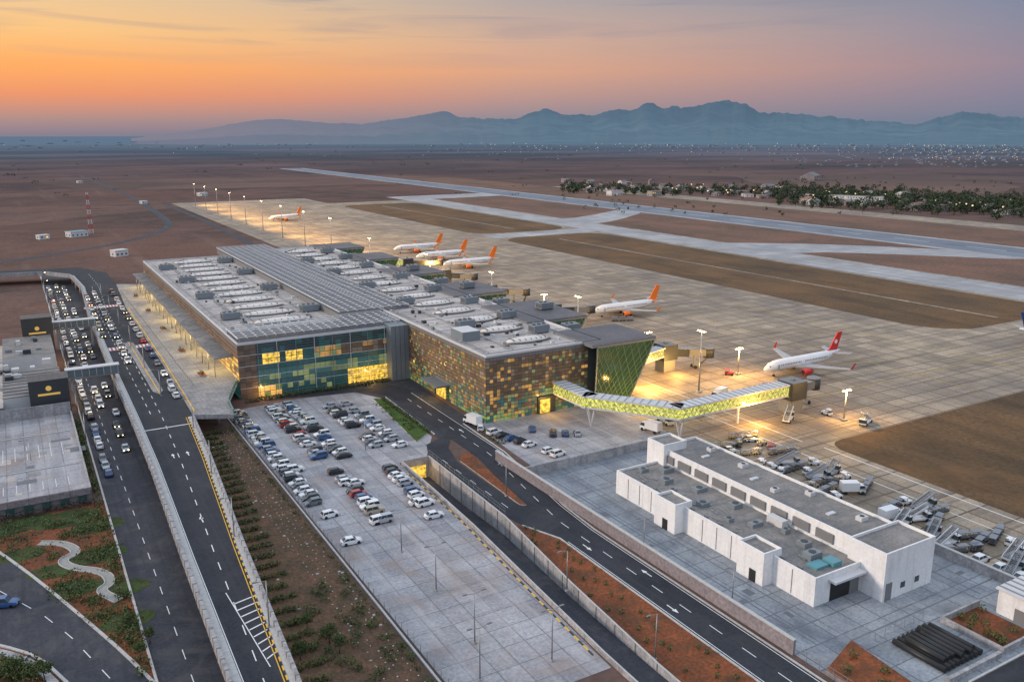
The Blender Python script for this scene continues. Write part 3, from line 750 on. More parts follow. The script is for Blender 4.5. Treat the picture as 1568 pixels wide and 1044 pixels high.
# ---------------------------------------------------------------- cars
def car_mesh(paint,kind='sedan',lit=False):
    mb=MB(); pt=PAINTS[paint]
    if kind=='sedan': st=[(-2.2,.70,.38,.80),(-2.05,.84,.25,.95),(-1.3,.89,.2,.98),(0,.9,.2,.96),(1.0,.89,.2,.93),(1.8,.84,.22,.80),(2.18,.66,.32,.62)]; cb0,ct,zt=(-1.8,.98),(-1.15,.30),1.45
    elif kind=='hatch': st=[(-1.95,.74,.38,.9),(-1.85,.84,.25,1.0),(-1.2,.88,.2,1.02),(0,.88,.2,1.0),(1.0,.87,.2,.96),(1.65,.82,.22,.84),(1.98,.66,.32,.66)]; cb0,ct,zt=(-1.88,1.05),(-1.5,.35),1.52
    else: st=[(-2.25,.80,.42,1.05),(-2.15,.90,.3,1.12),(-1.2,.94,.28,1.15),(0,.95,.28,1.13),(1.0,.94,.28,1.10),(1.85,.9,.3,1.0),(2.22,.74,.4,.82)]; cb0,ct,zt=(-2.12,.95),(-1.85,.35),1.78
    rings=[[(x,-w,zl),(x,-w*1.0,(zl+zh)*.55),(x,-w*.9,zh),(x,w*.9,zh),(x,w,(zl+zh)*.55),(x,w,zl)] for x,w,zl,zh in st]
    mb.loft(rings,pt,smooth=False)
    zb=st[3][3]-.03; wb=st[3][1]*.9; wt=wb*.78
    B=[(cb0[0],-wb,zb),(cb0[1],-wb,zb),(cb0[1],wb,zb),(cb0[0],wb,zb)]
    Tt=[(ct[0],-wt,zt-.04),(ct[1],-wt,zt-.04),(ct[1],wt,zt-.04),(ct[0],wt,zt-.04)]
    for i in range(4): j=(i+1)%4; mb.face([B[i],B[j],Tt[j],Tt[i]],'cglass')
    mb.box(ct[0]-.05,ct[1]+.06,-wt-.03,wt+.03,zt-.05,zt,pt)
    for s in(1,-1):
        for xa,xb in ((cb0[0],ct[0]),(cb0[1],ct[1]),((cb0[0]+cb0[1])/2,(ct[0]+ct[1])/2)): mb.beam((xa,s*wb*1.0,zb),(xb,s*wt*1.0,zt-.03),.07,pt)
        mb.box(cb0[1]-.35,cb0[1]-.2,s*(wb+.14)-.09,s*(wb+.14)+.09,zb+.02,zb+.17,pt)
        for x in(-1.3 if kind!='hatch' else -1.2,1.32 if kind!='hatch' else 1.2):
            mb.cyl((x,s*.90-.1,.33),(x,s*.90+.02*s+.08,.33),.33,'tyre',12); mb.cyl((x,s*.95,.33),(x,s*1.0,.33),.19,'steel',8)
        X1=st[-1][0]; X0=st[0][0]
        mb.box(X1-.22,X1+.02,s*.55-.13,s*.55+.13,.58,.74,'head' if lit else 'ivory')
        mb.box(X0-.02,X0+.2,s*.6-.13,s*.6+.13,.72,.9,'tail' if lit else 'red')
    mb.box(st[-1][0]-.1,st[-1][0]+.03,-.45,.45,.4,.55,'black')
    return mb.mesh('car_'+kind+'_'+paint)
CARS={}
def car(x,y,rot,z=.08,name='parked_car',lit=False,paint=None):
    paint=paint or ch_pick([('white',8),('silver',3),('grey',1.8),('black',2.4),('red',1.1),('blue',1.5),('beige',.4)]); kind=ch_pick([('sedan',3),('hatch',3),('suv',3)])
    k=(paint,kind,lit)
    if k not in CARS: CARS[k]=car_mesh(*k)
    return inst(name,CARS[k],x,y,z,rot+math.radians(U(-2.5,2.5)))
for X,y0,y1,pr in ((50.6,172,247,.93),(60.6,196,246,.88),(65.8,196,246,.88),(76,199,242,.8),(81.2,196,240,.85),(60.8,156,190,.72)):
    y=y0+1.3
    while y<y1:
        if R()<pr: car(X+U(-.35,.35),y+U(-.15,.15),0 if R()<.5 else math.pi)
        y+=2.55
y=160.5
while y<187: 
    if R()<.88: car(71.8+U(-.2,.2)+(y-160)*.05,y,math.radians(4))
    y+=2.55
for px,py in ((505,791),(538,832),(665,792),(641,772),(452,722),(545,742),(582,800)): 
    x,y=P(px,py); car(x,y,math.radians(U(-5,5)),paint='white')
for k in range(8):
    if k!=5: car(107.5+k*.9,193-k*3.2,math.radians(10),paint=ch_pick([('white',4),('black',2),('blue',1)]))
for x,y in ((121,184),(124,182.5),(127,181),(118,190),(106,198)): car(x,y,math.radians(60))
y=215
while y<520:
    if y<300 or R()<.9:
        if R()<.85: car(12.9+U(-.2,.2),y,math.pi/2*(1 if R()<.5 else -1),.06)
    if y>262 and R()<.6: car(16.6+U(-.2,.3),y+U(-1,1),-math.pi/2,.06,'car',lit=True)
    if y>262 and R()<.5: car(19.8+U(-.2,.3),y+U(-1,1),-math.pi/2,.06,'car',lit=R()<.7)
    y+=5.4
for y in (231,244,252): car(18.6,y,-math.pi/2,.06,'car',lit=True)
for k in range(16): car(35.8+k*.12,268+k*12+U(-2,2),math.pi/2*(1 if R()<.5 else -1),Z+.02,'car',lit=R()<.5)
for k in range(14): car(28+k*.15,300+k*11+U(-3,3),-math.pi/2,Z+.02,'car',lit=R()<.5)
for k in range(9): car(24.6+k*.2,345+k*12+U(-3,3),-math.pi/2,Z+.02,'car',lit=R()<.5)
for y in (283,290): car(35.2,y-30,math.pi/2,Z+.02,'car')
x,y=P(8,928); car(x,y,math.radians(-20),.07,'car',paint='blue')
# ---------------------------------------------------------------- GSE vehicles
def truck_mesh(kind,paint='white'):
    mb=MB(); pt=PAINTS[paint]
    def wheels(xs,w,r=.45):
        for x in xs:
            for s in(1,-1): mb.cyl((x,s*w-.15,r),(x,s*w+.15,r),r,'tyre',10)
    if kind=='box':
        mb.box(-3.2,1.2,-1.15,1.15,.9,3.2,pt); mb.box(1.35,2.9,-1.05,1.05,.55,1.5,pt)
        mb.loft([[(1.35,-1.05,1.5),(2.9,-1.05,1.5),(2.9,1.05,1.5),(1.35,1.05,1.5)],[(1.35,-.95,2.35),(2.4,-.95,2.35),(2.4,.95,2.35),(1.35,.95,2.35)]],'cglass',False); mb.box(1.3,2.45,-.98,.98,2.35,2.42,pt)
        mb.box(-3.1,2.7,-.5,.5,.5,.9,'dsteel'); wheels((-2.2,2.1),1.0)
    elif kind=='stairs':
        mb.box(-3,3,-1,1,.55,.95,pt); mb.box(2.2,3.2,-1,1,.95,2.0,'cglass'); mb.box(2.15,3.25,-1.03,1.03,2.0,2.1,pt); wheels((-2.1,2.1),.95)
        for k in range(14): mb.box(-2.9+k*.36,-2.5+k*.36,-.7,.7,.95+k*.2,1.02+k*.2,'gg')
        for s in(1,-1): mb.beam((-2.9,s*.8,1.1),(2.2,s*.8,3.8),.12,pt,.5); mb.beam((-2.9,s*.8,2.1),(2.2,s*.8,4.8),.08,'steel')
        mb.box(2.1,3.4,-.8,.8,3.6,3.75,'gg'); mb.beam((2.4,.6,.95),(2.4,.6,3.6),.12,'steel'); mb.beam((2.4,-.6,.95),(2.4,-.6,3.6),.12,'steel')
    elif kind=='dolly':
        for q in range(3):
            o=q*3.4-3.4
            mb.box(o-1.4,o+1.4,-.75,.75,.4,.52,'dsteel'); mb.box(o-1.35,o+1.35,-.72,.72,1.7,1.78,pt)
            for x in(-1.3,1.3):
                for s in(1,-1): mb.beam((o+x,s*.7,.5),(o+x,s*.7,1.7),.07,'steel'); mb.cyl((o+x*.7,s*.65-.07,.22),(o+x*.7,s*.65+.07,.22),.22,'tyre',8)
            mb.beam((o+1.4,0,.4),(o+2.0,0,.4),.08,'steel')
    else:
        mb.box(-1.5,1.5,-.75,.75,.35,1.0,pt); mb.box(-1.4,-.4,-.7,.7,1.0,1.1,'black')
        for x,y_ in((-1.3,.65),(-1.3,-.65),(0,.65),(0,-.65)): mb.beam((x,y_,1),(x,y_,1.9),.07,'black')
        mb.box(-1.45,.15,-.72,.72,1.9,1.96,pt); wheels((-1,1),.7,.35)
    return mb.mesh('ground_support_'+kind)
TR={k:truck_mesh(*k) for k in (('box','white'),('box','blue'),('stairs','white'),('stairs','silver'),('dolly','grey'),('dolly','blue'),('tug','white'),('tug','beige'),('tug','red'))}
TN={'box':'service_truck','stairs':'aircraft_stairs_truck','dolly':'baggage_dolly_train','tug':'baggage_tractor'}
y=64
while y<158:
    for X in (154.5,159.5,165.0):
        if R()<.55:
            if y<105: k=ch_pick([(('dolly','grey'),2.5),(('stairs','white'),1.6),(('stairs','silver'),1.6),(('box','white'),.8),(('tug','white'),1)])
            else: k=ch_pick([(('tug','white'),2),(('dolly','grey'),2.6),(('dolly','blue'),1),(('box','white'),.6),(('tug','beige'),1.5),(('tug','red'),1),(('stairs','silver'),.6)])
            inst(TN[k[0]],TR[k],X+U(-1,1),y,.05,math.radians(U(-30,30)),.9)
    y+=3.3
for y in (62,66,70,75,79,83): car(153.5,y,0,paint='white')
for k,x,y in ((('box','white'),184,186),(('tug','red'),206,204),(('stairs','white'),186,160),(('box','blue'),200,182),(('tug','white'),210,186),(('dolly','grey'),222,182),(('box','white'),168,178),(('tug','beige'),176,220),(('box','white'),200,240),(('tug','red'),214,310),(('dolly','blue'),228,292),(('box','white'),154,176),(('box','white'),146,173),(('tug','white'),180,236),(('box','white'),205,330),(('tug','white'),200,158),(('stairs','white'),203,147)):
    inst(TN[k[0]],TR[k],x,y,.05,math.radians(U(0,360)))
inst('service_truck',TR[('box','white')],106,203,.1,math.radians(100))
# ---------------------------------------------------------------- service building
B=empty('service_building')
mb=MB()
def volume(x0,x1,y0,y1,h,wm='white',rm='roof2',p=.5):
    mb.box(x0,x1,y0,y1,0,h-p,wm,rm)
    w=.3
    mb.box(x0,x1,y0,y0+w,h-p,h,wm);mb.box(x0,x1,y1-w,y1,h-p,h,wm);mb.box(x0,x0+w,y0+w,y1-w,h-p,h,wm);mb.box(x1-w,x1,y0+w,y1-w,h-p,h,wm)
volume(112.5,125.4,88,144.5,5.6); volume(125.5,137.5,90,146,8.7)
volume(110,114.5,97.5,104,6.6); volume(110,114.5,121.5,128,6.6); volume(124.2,137.9,83,90.8,9.3); volume(124.2,131,142,148,10.2)
mb.build('walls',B)
mb=MB()
for k in range(9):
    y=95+k*5.6; mb.box(125.1,125.48,y,y+4,5.7,7.5,'gg'); mb.box(125.0,125.1,y,y+4,5.6,5.72,'ivory')
mb.box(124.8,126.5,82.93,82.99,.1,3.4,'gg')
mb.box(116.5,121.5,87.9,87.99,.05,4.0,'black'); mb.box(121.6,124,87.85,87.99,.05,4.0,'gg'); mb.box(115.8,124.1,86.4,88,4.1,4.5,'ivory')
for y in (100,124.5): mb.box(109.93,109.99,y-.8,y+.8,.05,2.4,'black')
for y in (108,112,116,132,136,140,93): mb.box(112.42,112.49,y,y+.12,.3,5.0,'gg')
for x in(129,133): mb.box(x,x+1.2,82.93,82.99,1.5,2.6,'g1')
mb.box(137.5,138.4,86,87.5,.1,2.2,'gg')
mb.build('openings',B)
mb=MB()
for (x,y,a,b_,h) in ((117,93,3,2,1.3),(120,97,2,2,1),(118,108,3,1.5,.8),(121,116,2.4,2,1),(116,120,2,2,.9),(120,126,3,2,.9),(117,133,2.5,2,1.1),(121,138,3,2,1),(117,141,2,1.5,.8),(115.5,112,1.5,1.5,.9),(121.5,103,1.5,1.2,.9),(115.4,129,1.6,1.2,.7)):
    mb.box(x,x+a,y,y+b_,5.1,5.1+h,'hvac'); mb.cyl((x+a/2,y+b_/2,5.1+h),(x+a/2,y+b_/2,5.2+h),min(a,b_)*.35,'dsteel',10)
for (x,y,a,b_) in ((133,95,2,1.4),(134,108,1.5,1.5),(129,113,1.6,1.2),(133,126,2,1.4),(134,137,1.4,1.4)):
    mb.box(x,x+a,y,y+b_,8.2,9.0,'ivory'); mb.cyl((x+a/2,y+b_/2,9.0),(x+a/2,y+b_/2,9.12),.45,'dsteel',10)
mb.box(115.4,118.6,90.3,92.6,5.1,5.6,'tealbox'); mb.box(118.8,121,89.5,92,5.1,6,'tealbox')
for k in range(14): x,y=U(113.5,123.5),U(91,142); mb.beam((x,y,5.25),(x+U(-1,3),y+U(-5,5),5.25),.15,'steel')
for k in range(12): mb.box(113.6,113.9,92+k*4,93+k*4,5.1,5.5,'gg')
mb.box(122.8,124.4,105,109,5.1,6.6,'ivory')
for y in (100,120,135): mb.box(130,132,y,y+.9,8.2,8.5,'ivory') 
mb.cyl((131,144,9.7),(131,144,11.3),.08,'steel',5)
mb.build('roof_plant',B)
# ---------------------------------------------------------------- walls & fences
mb=MB(); mb.box(98.4,98.9,80,176,0,2.6,'wallp'); mb.box(98.3,99,80,176,2.6,2.75,'kerb'); mb.build('boundary_wall')
mb=MB(); mb.box(98.9,137,163,163.4,0,2.4,'conc'); mb.box(136.6,137,158,163,0,2.4,'conc'); mb.box(137,149.4,157.6,158,0,2.2,'conc'); mb.build('boundary_wall')
mb=MB(); mb.box(149,149.5,72,158,0,2.0,'conc'); mb.box(148.9,149.6,72,158,2.0,2.15,'kerb'); mb.build('boundary_wall')
def fence(name,pts,h=1.8,sp_=2.5,m='steel'):
    mb=MB(); p=resample(pts,sp_)
    for q in p: mb.beam((*q,0),(*q,h),.07,m)
    for a,b_ in zip(p,p[1:]):
        for z in (.3,h*.66,h): mb.beam((*a,z),(*b_,z),.04,m)
    mb.build(name)
fence('wire_fence',[(48,98),(47.6,236)],1.5); fence('wire_fence',[(84.6,186),(84,146)],2.2); fence('wire_fence',[(60,475),(150,475)],2.2)
fence('wire_fence',[(98.6,60),(98.6,80)],2); fence('wire_fence',[(113,76),(126,76)],1.8)
# ---------------------------------------------------------------- bottom right
sheet('access_road',[(110,20),(175,20),(175,57),(131,61.5),(116,61.5),(110,56)],.08,'asph')
mb=MB(); kerbline(mb,[(175,57.2),(131,61.8),(116,61.8),(109.8,56.2),(109.8,20)],.35,0,.22,'kerb'); mb.build('kerb')
mb=MB(); mb.prism([(98.9,74),(108.8,77.3),(107.4,65),(98.9,61)],0,.9,'wallp','soil') 
for x,y in ((101,72,),(105,74),(103,67),(106,69)): mb.leaves((x,y,1.5),1.0,1,.8,70,.18,GL)
mb.build('raised_planter')
mb=MB()
mb.box(113,126.5,63,63.6,0,.9,'conc')
for k in range(9): 
    x=115+k*1.15; mb.cyl((x,65,.55+(k%2)*.02),(x,74,.55),.5,'black',10)
for k in range(7): 
    x=116+k*1.15; mb.cyl((x,65.5+U(-.4,.4),1.4),(x,73+U(-.8,.8),1.4),.5,'black',10)
mb.build('stacked_pipes')
sheet('red_soil_bed',rect(127.6,137.6,63.6,73.6),.06,'soil')
mb=MB(); mb.box(127.2,138,73.6,74,0,1.2,'conc'); mb.box(127.2,127.6,63.2,73.6,0,1.2,'conc'); mb.box(127.6,138,63.2,63.6,0,1.2,'conc'); mb.build('low_wall')
mb=MB()
for k in range(14): mb.leaves((U(128.5,137),U(64.5,72.8),.7),.9,.8,.7,50,.17,GL)
mb.build('bed_shrubs')
mb=MB(); mb.box(138.4,150,61,71,0,4.5,'white')
mb.prism([(138,60.6),(150.4,60.6),(150.4,71.4),(138,71.4)],4.5,4.8,'ivory')
for k in range(7): mb.box(138.8+k*1.75,139.0+k*1.75,60.6,71.4,4.8,4.95,'gg')
mb.box(138.33,138.39,66,68,0,2.4,'gg'); mb.box(140.5,143.5,60.93,60.99,1.2,2.4,'g1'); mb.build('site_cabin')
# ---------------------------------------------------------------- left complex
K=empty('parking_building')
mb=MB()
mb.box(-70,8.2,200,262,0,2.9,'gg','park')
mb.box(-70,8.2,199.6,200,2.2,3.7,'wallp'); mb.box(7.9,8.3,200,262,2.9,3.7,'conc'); mb.box(-70,8.2,262,262.4,0,6.4,'conc')
for k in range(18): mb.box(-40+k*2.6,-39.88+k*2.6,206,211,2.9,2.915,'paint')
for k in range(18): mb.box(-40+k*2.6,-39.88+k*2.6,228,238,2.9,2.915,'paint')
for y in (219,246): mb.box(-60,7,y,y+.35,2.9,3.1,'kerb')
for k in range(22): mb.box(-68+k*3.5,-66.3+k*3.5,199.5,199.59,.4,2.1,'g1')
for k in range(30): x,y=U(-30,5),U(203,258); a=U(1,5); mb.box(x,x+a,y,y+U(1,4),2.9,2.906+k*.0006,ch_pick([('pave',1),('patch',1),('roof',1)]))
mb.build('deck_block',K)
mb=MB()
mb.box(-70,-8,263,345,0,7,'gg','roof'); mb.box(-8,7.5,268,300,0,8,'ivory','roof2'); mb.box(-8,7.5,318,352,0,8,'ivory','roof2')
for k in range(6): mb.ellip((-25+U(-2,2),270+k*12,7),9,3.5,2.0,'dome',16,4)
for k in range(60): x,y=U(-30,4),U(275,345); z=8 if x>-8 else 7; mb.box(x,x+U(.6,2.6),y,y+U(.6,2.6),z,z+U(.5,1.8),ch_pick([('hvac',1),('ivory',1),('dsteel',1)]))
for k in range(9): mb.box(-8.1,7.6,268+k*3.6,268.25+k*3.6,8,8.25,'gg')
mb.box(-1.5,8.5,264,272,0,13,'dsteel','rdark'); mb.box(-1.5,8.5,352,360,0,14.5,'dsteel','rdark')
for y in (264,352):
    mb.cyl((3.4,y-.08,10.6),(3.4,y,10.6),.75,'gold',16); mb.box(.6,6.2,y-.07,y-.01,8.6,9.2,'gold')
    mb.box(-.5,7.5,y-.06,y-.02,.3,5.6,'g2b')
mb.box(7.51,7.6,268,300,.6,5,'lit2'); mb.box(7.51,7.6,318,352,.6,5,'lit2')
mb.build('shops_block',K)
for y in (280,358):
    mb=MB()
    mb.box(8.5,23.5,y,y+3.0,8.2,8.6,'gg'); mb.box(8.5,23.5,y,y+3.0,10.9,11.2,'ivory')
    mb.box(8.5,23.5,y+.2,y+.26,8.7,10.8,'bglass'); mb.box(8.5,23.5,y+2.74,y+2.8,8.7,10.8,'bglass')
    for k in range(8): mb.beam((9+k*2,y+.1,8.6),(9+k*2,y+.1,10.9),.12,'ivory')
    for x in(10,21.8): mb.beam((x,y+1.5,0),(x,y+1.5,8.2),.7,'conc')
    mb.build('pedestrian_bridge')
# ---------------------------------------------------------------- garden
gp=[P(60,832),P(100,832),P(122,846),P(92,858),P(108,870),P(160,875),P(172,893),P(150,905),P(182,920)]
pth=smoothpath(gp,3)
def ingarden(px,py): return py<848+px*.80-8 and px>-30
mb=MB(); zz=.05
for px,py,rr0 in ((40,800,4),(100,795,4.5),(150,805,3.5),(30,850,3),(80,875,3),(150,850,3.6),(120,900,3),(190,900,3),(195,950,3),(10,810,4)):
    x,y=P(px,py); n=16; zz+=.004
    mb.face([(x+rr0*1.5*math.cos(2*math.pi*k/n)*(1+.3*mn.noise(Vector((k*.8,px,0)))),y+rr0*math.sin(2*math.pi*k/n)*(1+.3*mn.noise(Vector((k*.8,py,4)))),zz) for k in range(n)],'grass')
mb.build('garden_lawn')
mb=MB()
ribbon(mb,pth,1.5,.12,'pathpav'); kerbline(mb,offs(pth,.85),.16,0,.26,'kerb'); kerbline(mb,offs(pth,-.85),.16,0,.26,'kerb')
mb.build('garden_path')
mb=MB()
for k in range(900):
    px,py=U(-20,235),U(765,1000); x,y=P(px,py)
    if x>9.8 or y>198: continue
    if not ingarden(px,py): continue
    if mn.noise(Vector((x*.12,y*.12,0)))<-.12 and R()<.8: continue
    if min((x-q[0])**2+(y-q[1])**2 for q in pth)<2.4: continue
    s=U(.5,1.4); mb.leaves((x,y,s*.4),s*U(1,2.2),s*U(1,1.8),s*.6,int(22*s)+8,.2,GL)
for k in range(90): y=U(95,198); mb.leaves((9.3+U(-.8,.6),y,.7),.9,.9,.8,26,.22,GL)
for k in range(80): mb.leaves((-58+k*.85,198.6+U(-.4,.4),.9),.9,.7,.9,26,.22,['leafP','leafP','leafB'])
for k in range(70):
    px,py=U(-20,60),U(1010,1044); x,y=P(px,py); mb.leaves((x,y,.6),1.2,1.2,.8,26,.22,GL)
mb.build('garden_shrubs')
mb=MB()
for k in range(90): y=U(202,262); mb.leaves((9.4+U(-.4,.4),y,.9),.6,.9,.9,20,.22,GL)
mb.build('hedge')
mb=MB()
for r_ in range(34):
    y=90+r_*4.3
    x0=ip(vRr[:6],min(y,230))+1.2
    wd=U(4.5,6.5)
    for k in range(11):
        x=x0+wd*k/11
        mb.leaves((x+U(-.2,.2),y+U(-.35,.35),.5),.75,.7,.6,26,.2,['leafA','leafB','leafB' if R()<.7 else 'leafC'])
for k in range(60):
    x,y=U(33,46),U(85,140); mb.leaves((x,y,.6),U(.6,1.6),U(.6,1.6),U(.4,1.0),60,.2,GL)
for k in range(160): mb.leaves((46+U(-.4,.4),U(90,236),.3),.4,.5,.3,8,.16,GL)
mb.build('shrub_rows')
mb=MB()
for r_ in range(80):
    for k in range(4):
        if R()<.25: continue
        x=40.5+k*1.5+U(-.35,.35);y=84+r_*1.9+U(-.35,.35); s=U(.14,.24); mb.box(x,x+s,y,y+s,0.03,.10,'kerb')
for k in range(70): x,y=U(33,46),U(85,232); s=U(.12,.4); mb.ellip((x,y,.03),s,s*.8,s*.7,'kerb',6,2)
mb.build('marker_stones')
mb=MB()
for k in range(44):
    y=62+k*1.8; mb.leaves((U(80,87.5) if y<115 else U(83,87.8),y,.5),.5,.5,.45,30,.17,GL)
mb.build('bed_shrubs')
def tree(x,y,h,name='tree',r=None):
    mb=MB(); r=r or h*.32
    mb.cyl((0,0,0),(.1,.1,h*.5),h*.035,'bark',7,h*.02)
    for k in range(6):
        t=k*1.05+U(0,.5); e=(math.cos(t)*r*.7,math.sin(t)*r*.7,h*U(.6,.85)); mb.cyl((.1,.1,h*.42),e,h*.014,'bark',5,h*.005)
        mb.leaves(e,r*.5,r*.5,r*.42,90,h*.035,GL)
    for k in range(7): mb.leaves((U(-.5,.5)*r,U(-.5,.5)*r,h*U(.6,.95)),r*.45,r*.45,r*.4,70,h*.035,GL)
    mb.build(name,loc=(x,y,0),rot=U(0,6))
for px,py,h in ((70,1046,4),(230,985,3),(20,1040,3.5),(505,985,3.6),(470,965,3),(520,1000,3.2),(215,1010,3),(460,1010,3.5),(200,960,2.5)):
    x,y=P(px,py); tree(x,y,h)
# ---------------------------------------------------------------- lamps
def lamp_mesh(h,arms=1,lit=True):
    mb=MB(); mb.cyl((0,0,0),(0,0,h),.13,'steel',6,.07); mb.box(-.25,.25,-.25,.25,0,.3,'conc')
    for s in ((1,) if arms==1 else (1,-1)):
        mb.beam((0,0,h-.1),(s*1.6,0,h+.2),.08,'steel'); mb.box(min(s*1.3,s*2.1),max(s*1.3,s*2.1),-.16,.16,h+.14,h+.28,'gg'); mb.box(min(s*1.4,s*2.0),max(s*1.4,s*2.0),-.12,.12,h+.09,h+.135,'bulb' if lit else 'ivory')
    return mb.mesh('street_lamp')
LM=lamp_mesh(9,2,False); LL=lamp_mesh(9,1,True); LN=lamp_mesh(8,1,False)
for px,py in ((615,845),(668,905),(727,985),(735,1042),(845,1012)): x,y=P(px,py); inst('street_lamp',LM,x,y,.05,0)
for px,py in ((985,850),(1120,932),(868,905),(1003,1010),(560,690),(775,760),(50,722)): x,y=P(px,py); inst('street_lamp',LN,x,y,.05,math.pi)
for y in range(240,520,30): inst('street_lamp',LL,10.2,y,0,0)
for y in range(120,460,34): inst('street_lamp',LN,ip(vRr[:9],y)-1.0 if y<230 else 31.6,y,Z,math.pi)
def mast_mesh(h):
    mb=MB(); mb.cyl((0,0,0),(0,0,h),.3,'steel',8,.14); mb.box(-.8,.8,-.8,.8,0,.6,'conc')
    mb.box(-1.6,1.6,-.15,.15,h-.1,h+.1,'steel')
    for k in range(4): mb.box(-1.5+k*.85,-.95+k*.85,-.45,.2,h+.15,h+.6,'gg'); mb.box(-1.48+k*.85,-.97+k*.85,-.3,.5,h+.05,h+.145,'bulb')
    return mb.mesh('floodlight_mast')
MM=mast_mesh(20); MS=mast_mesh(9); MT=mast_mesh(25)
def plight(x,y,z,e,c=(1,.55,.13),r=.25,name='apron_light'):
    l=bpy.data.lights.new(name,'POINT'); l.energy=e; l.color=c; l.shadow_soft_size=r; o=bpy.data.objects.new(name,l); COL.objects.link(o); o.location=(x,y,z)
def slight(x,y,z,tx,ty,e,c=(1,.60,.20),name='floodlight'):
    l=bpy.data.lights.new(name,'SPOT'); l.energy=e; l.color=c; l.shadow_soft_size=.3; l.spot_size=math.radians(165); l.spot_blend=1.0
    o=bpy.data.objects.new(name,l); COL.objects.link(o); o.location=(x,y,z)
    o.rotation_euler=Vector((tx-x,ty-y,-z)).to_track_quat('-Z','Y').to_euler()
for y,e in ((194,20000),(262,38000),(330,42000),(400,50000),(480,60000)):
    inst('floodlight_mast',MM,183,y,0,math.pi/2); slight(184.2,y,19.5,214,y,e*1.3)
for y in (560,620,680,740,800,860,920,980,1040):
    inst('floodlight_mast',MT,186,y,0,math.pi/2); slight(187.2,y,24.5,250,y,150000)
inst('floodlight_mast',MS,209,203,0,math.pi); plight(209,202.5,8.6,13000,r=.5)
inst('floodlight_mast',MS,200,152,0,math.pi); plight(200,151.5,8.6,9000)
inst('floodlight_mast',MS,198,238,0,0); plight(198,237.5,8.6,11000)
inst('floodlight_mast',MS,206,322,0,0); plight(206,321.5,8.6,13000)
for (x,y,z,e) in ((172,205,5.4,12000),(190,212,4.0,6000),(175,161,5.2,6000),(155,190,5,3000),(214,456,5,14000),(182,294,5.3,13000),(182,350,5.3,11000),(106,231,4.6,700),(97,257,3,900),(62,257,2.5,600),(130,198,4,900),(80,181,-1.2,250)): plight(x,y,z,e)
for y in range(275,460,30): plight(50.5,y,Z+5.9,1900,(1,.72,.25))
for y in (285,335,400,460): plight(12,y,8.5,1300,(1,.6,.25),name='street_light')
# ---------------------------------------------------------------- distant things
def house(x,y,w,d,h,wm,rm,name,rot=0,gable=False):
    mb=MB(); mb.box(-w/2,w/2,-d/2,d/2,0,h,wm,rm)
    if gable:
        mb.face([(-w/2-.4,-d/2-.4,h),(w/2+.4,-d/2-.4,h),(w/2+.4,0,h+d*.25),(-w/2-.4,0,h+d*.25)],rm); mb.face([(w/2+.4,d/2+.4,h),(-w/2-.4,d/2+.4,h),(-w/2-.4,0,h+d*.25),(w/2+.4,0,h+d*.25)],rm)
        for s in(-1,1): mb.face([(s*w/2,-d/2,h),(s*w/2,d/2,h),(s*w/2,0,h+d*.25)],wm)
    else: mb.box(-w/2-.2,w/2+.2,-d/2-.2,d/2+.2,h,h+.4,wm,rm)
    n=int(w//3)
    for k in range(n):
        for f in range(max(1,int(h//3))):
            x0=-w/2+(k+.5)*w/n
            mb.box(x0-.6,x0+.6,-d/2-.06,-d/2-.01,f*3+1,f*3+2.2,'g1' if R()<.8 else 'lit')
    for k in range(max(1,int(d//4))):
        y0=-d/2+(k+.5)*d/max(1,int(d//4)); mb.box(-w/2-.06,-w/2-.01,y0-.6,y0+.6,1,2.2,'g1')
    mb.build(name,loc=(x,y,0),rot=rot)
for i in range(72):
    t=i/71; px=860+ (1568-860)*t+U(-8,8); py=289+ (18 if px<1200 else 32)*max(0,(px-900)/668)+U(-9,9)
    x,y=P(px,py); house(x,y,U(8,26),U(8,14),U(3,7),ch_pick([('wallp',2),('hwall',3),('ivory',1)]),ch_pick([('roof2',2),('tile',2.4),('hwall',1)]),'airfield_building' if i%2 else 'village_house',U(0,1.5),R()<.5)
x,y=P(1240,276); house(x,y,50,25,8,'wallp','roof2','hangar',.5,True)
x,y=P(1310,312); house(x,y,60,16,9,'ivory','roof2','airfield_building',math.radians(-60))
for px,py,w,d,h in ((118,362,14,9,4),(66,366,8,6,3),(183,392,9,7,4),(220,312,7,6,3),(310,300,12,8,4),(122,280,8,6,3)): x,y=P(px,py); house(x,y,w,d,h,'ivory','tealbox' if px==118 else 'ivory','utility_building',.4)
mb=MB(); h=34
for z in range(0,h,2):
    w=1.6*(1-z/h*.6); w2=1.6*(1-(z+2)/h*.6); m='red' if (z//4)%2 else 'ivory'
    c4=[(-1,-1),(1,-1),(1,1),(-1,1)]
    for k in range(4):
        a=c4[k];b_=c4[(k+1)%4]
        mb.beam((a[0]*w,a[1]*w,z),(a[0]*w2,a[1]*w2,z+2),.3,m); mb.beam((a[0]*w,a[1]*w,z),(b_[0]*w2,b_[1]*w2,z+2),.2,m)
x,y=P(140,358); mb.build('radio_mast',loc=(x,y,0))
mb=MB()
for i in range(1050):
    px=U(1190,1640) if R()<.82 else U(860,1200)
    py=(300+ (px-1190)*.055+random.gauss(0,7)) if px>1190 else 291+U(-5,6)+(px-860)*.02
    x,y=P(px,py); hh=U(5,12); mb.cyl((x,y,0),(x,y,hh*.5),.25,'bark',4) 
    for q in range(3): mb.leaves((x+U(-2,2),y+U(-2,2),hh*U(.4,.85)),hh*.42,hh*.42,hh*.34,16,1.15,['leafD','leafD','leafE'])
for i in range(120):
    px=U(860,1600); py=U(272,330); x,y=P(px,py); hh=U(2,5)
    mb.leaves((x,y,hh*.5),hh*.6,hh*.6,hh*.5,18,.8,['leafD','leafE','leafE'])
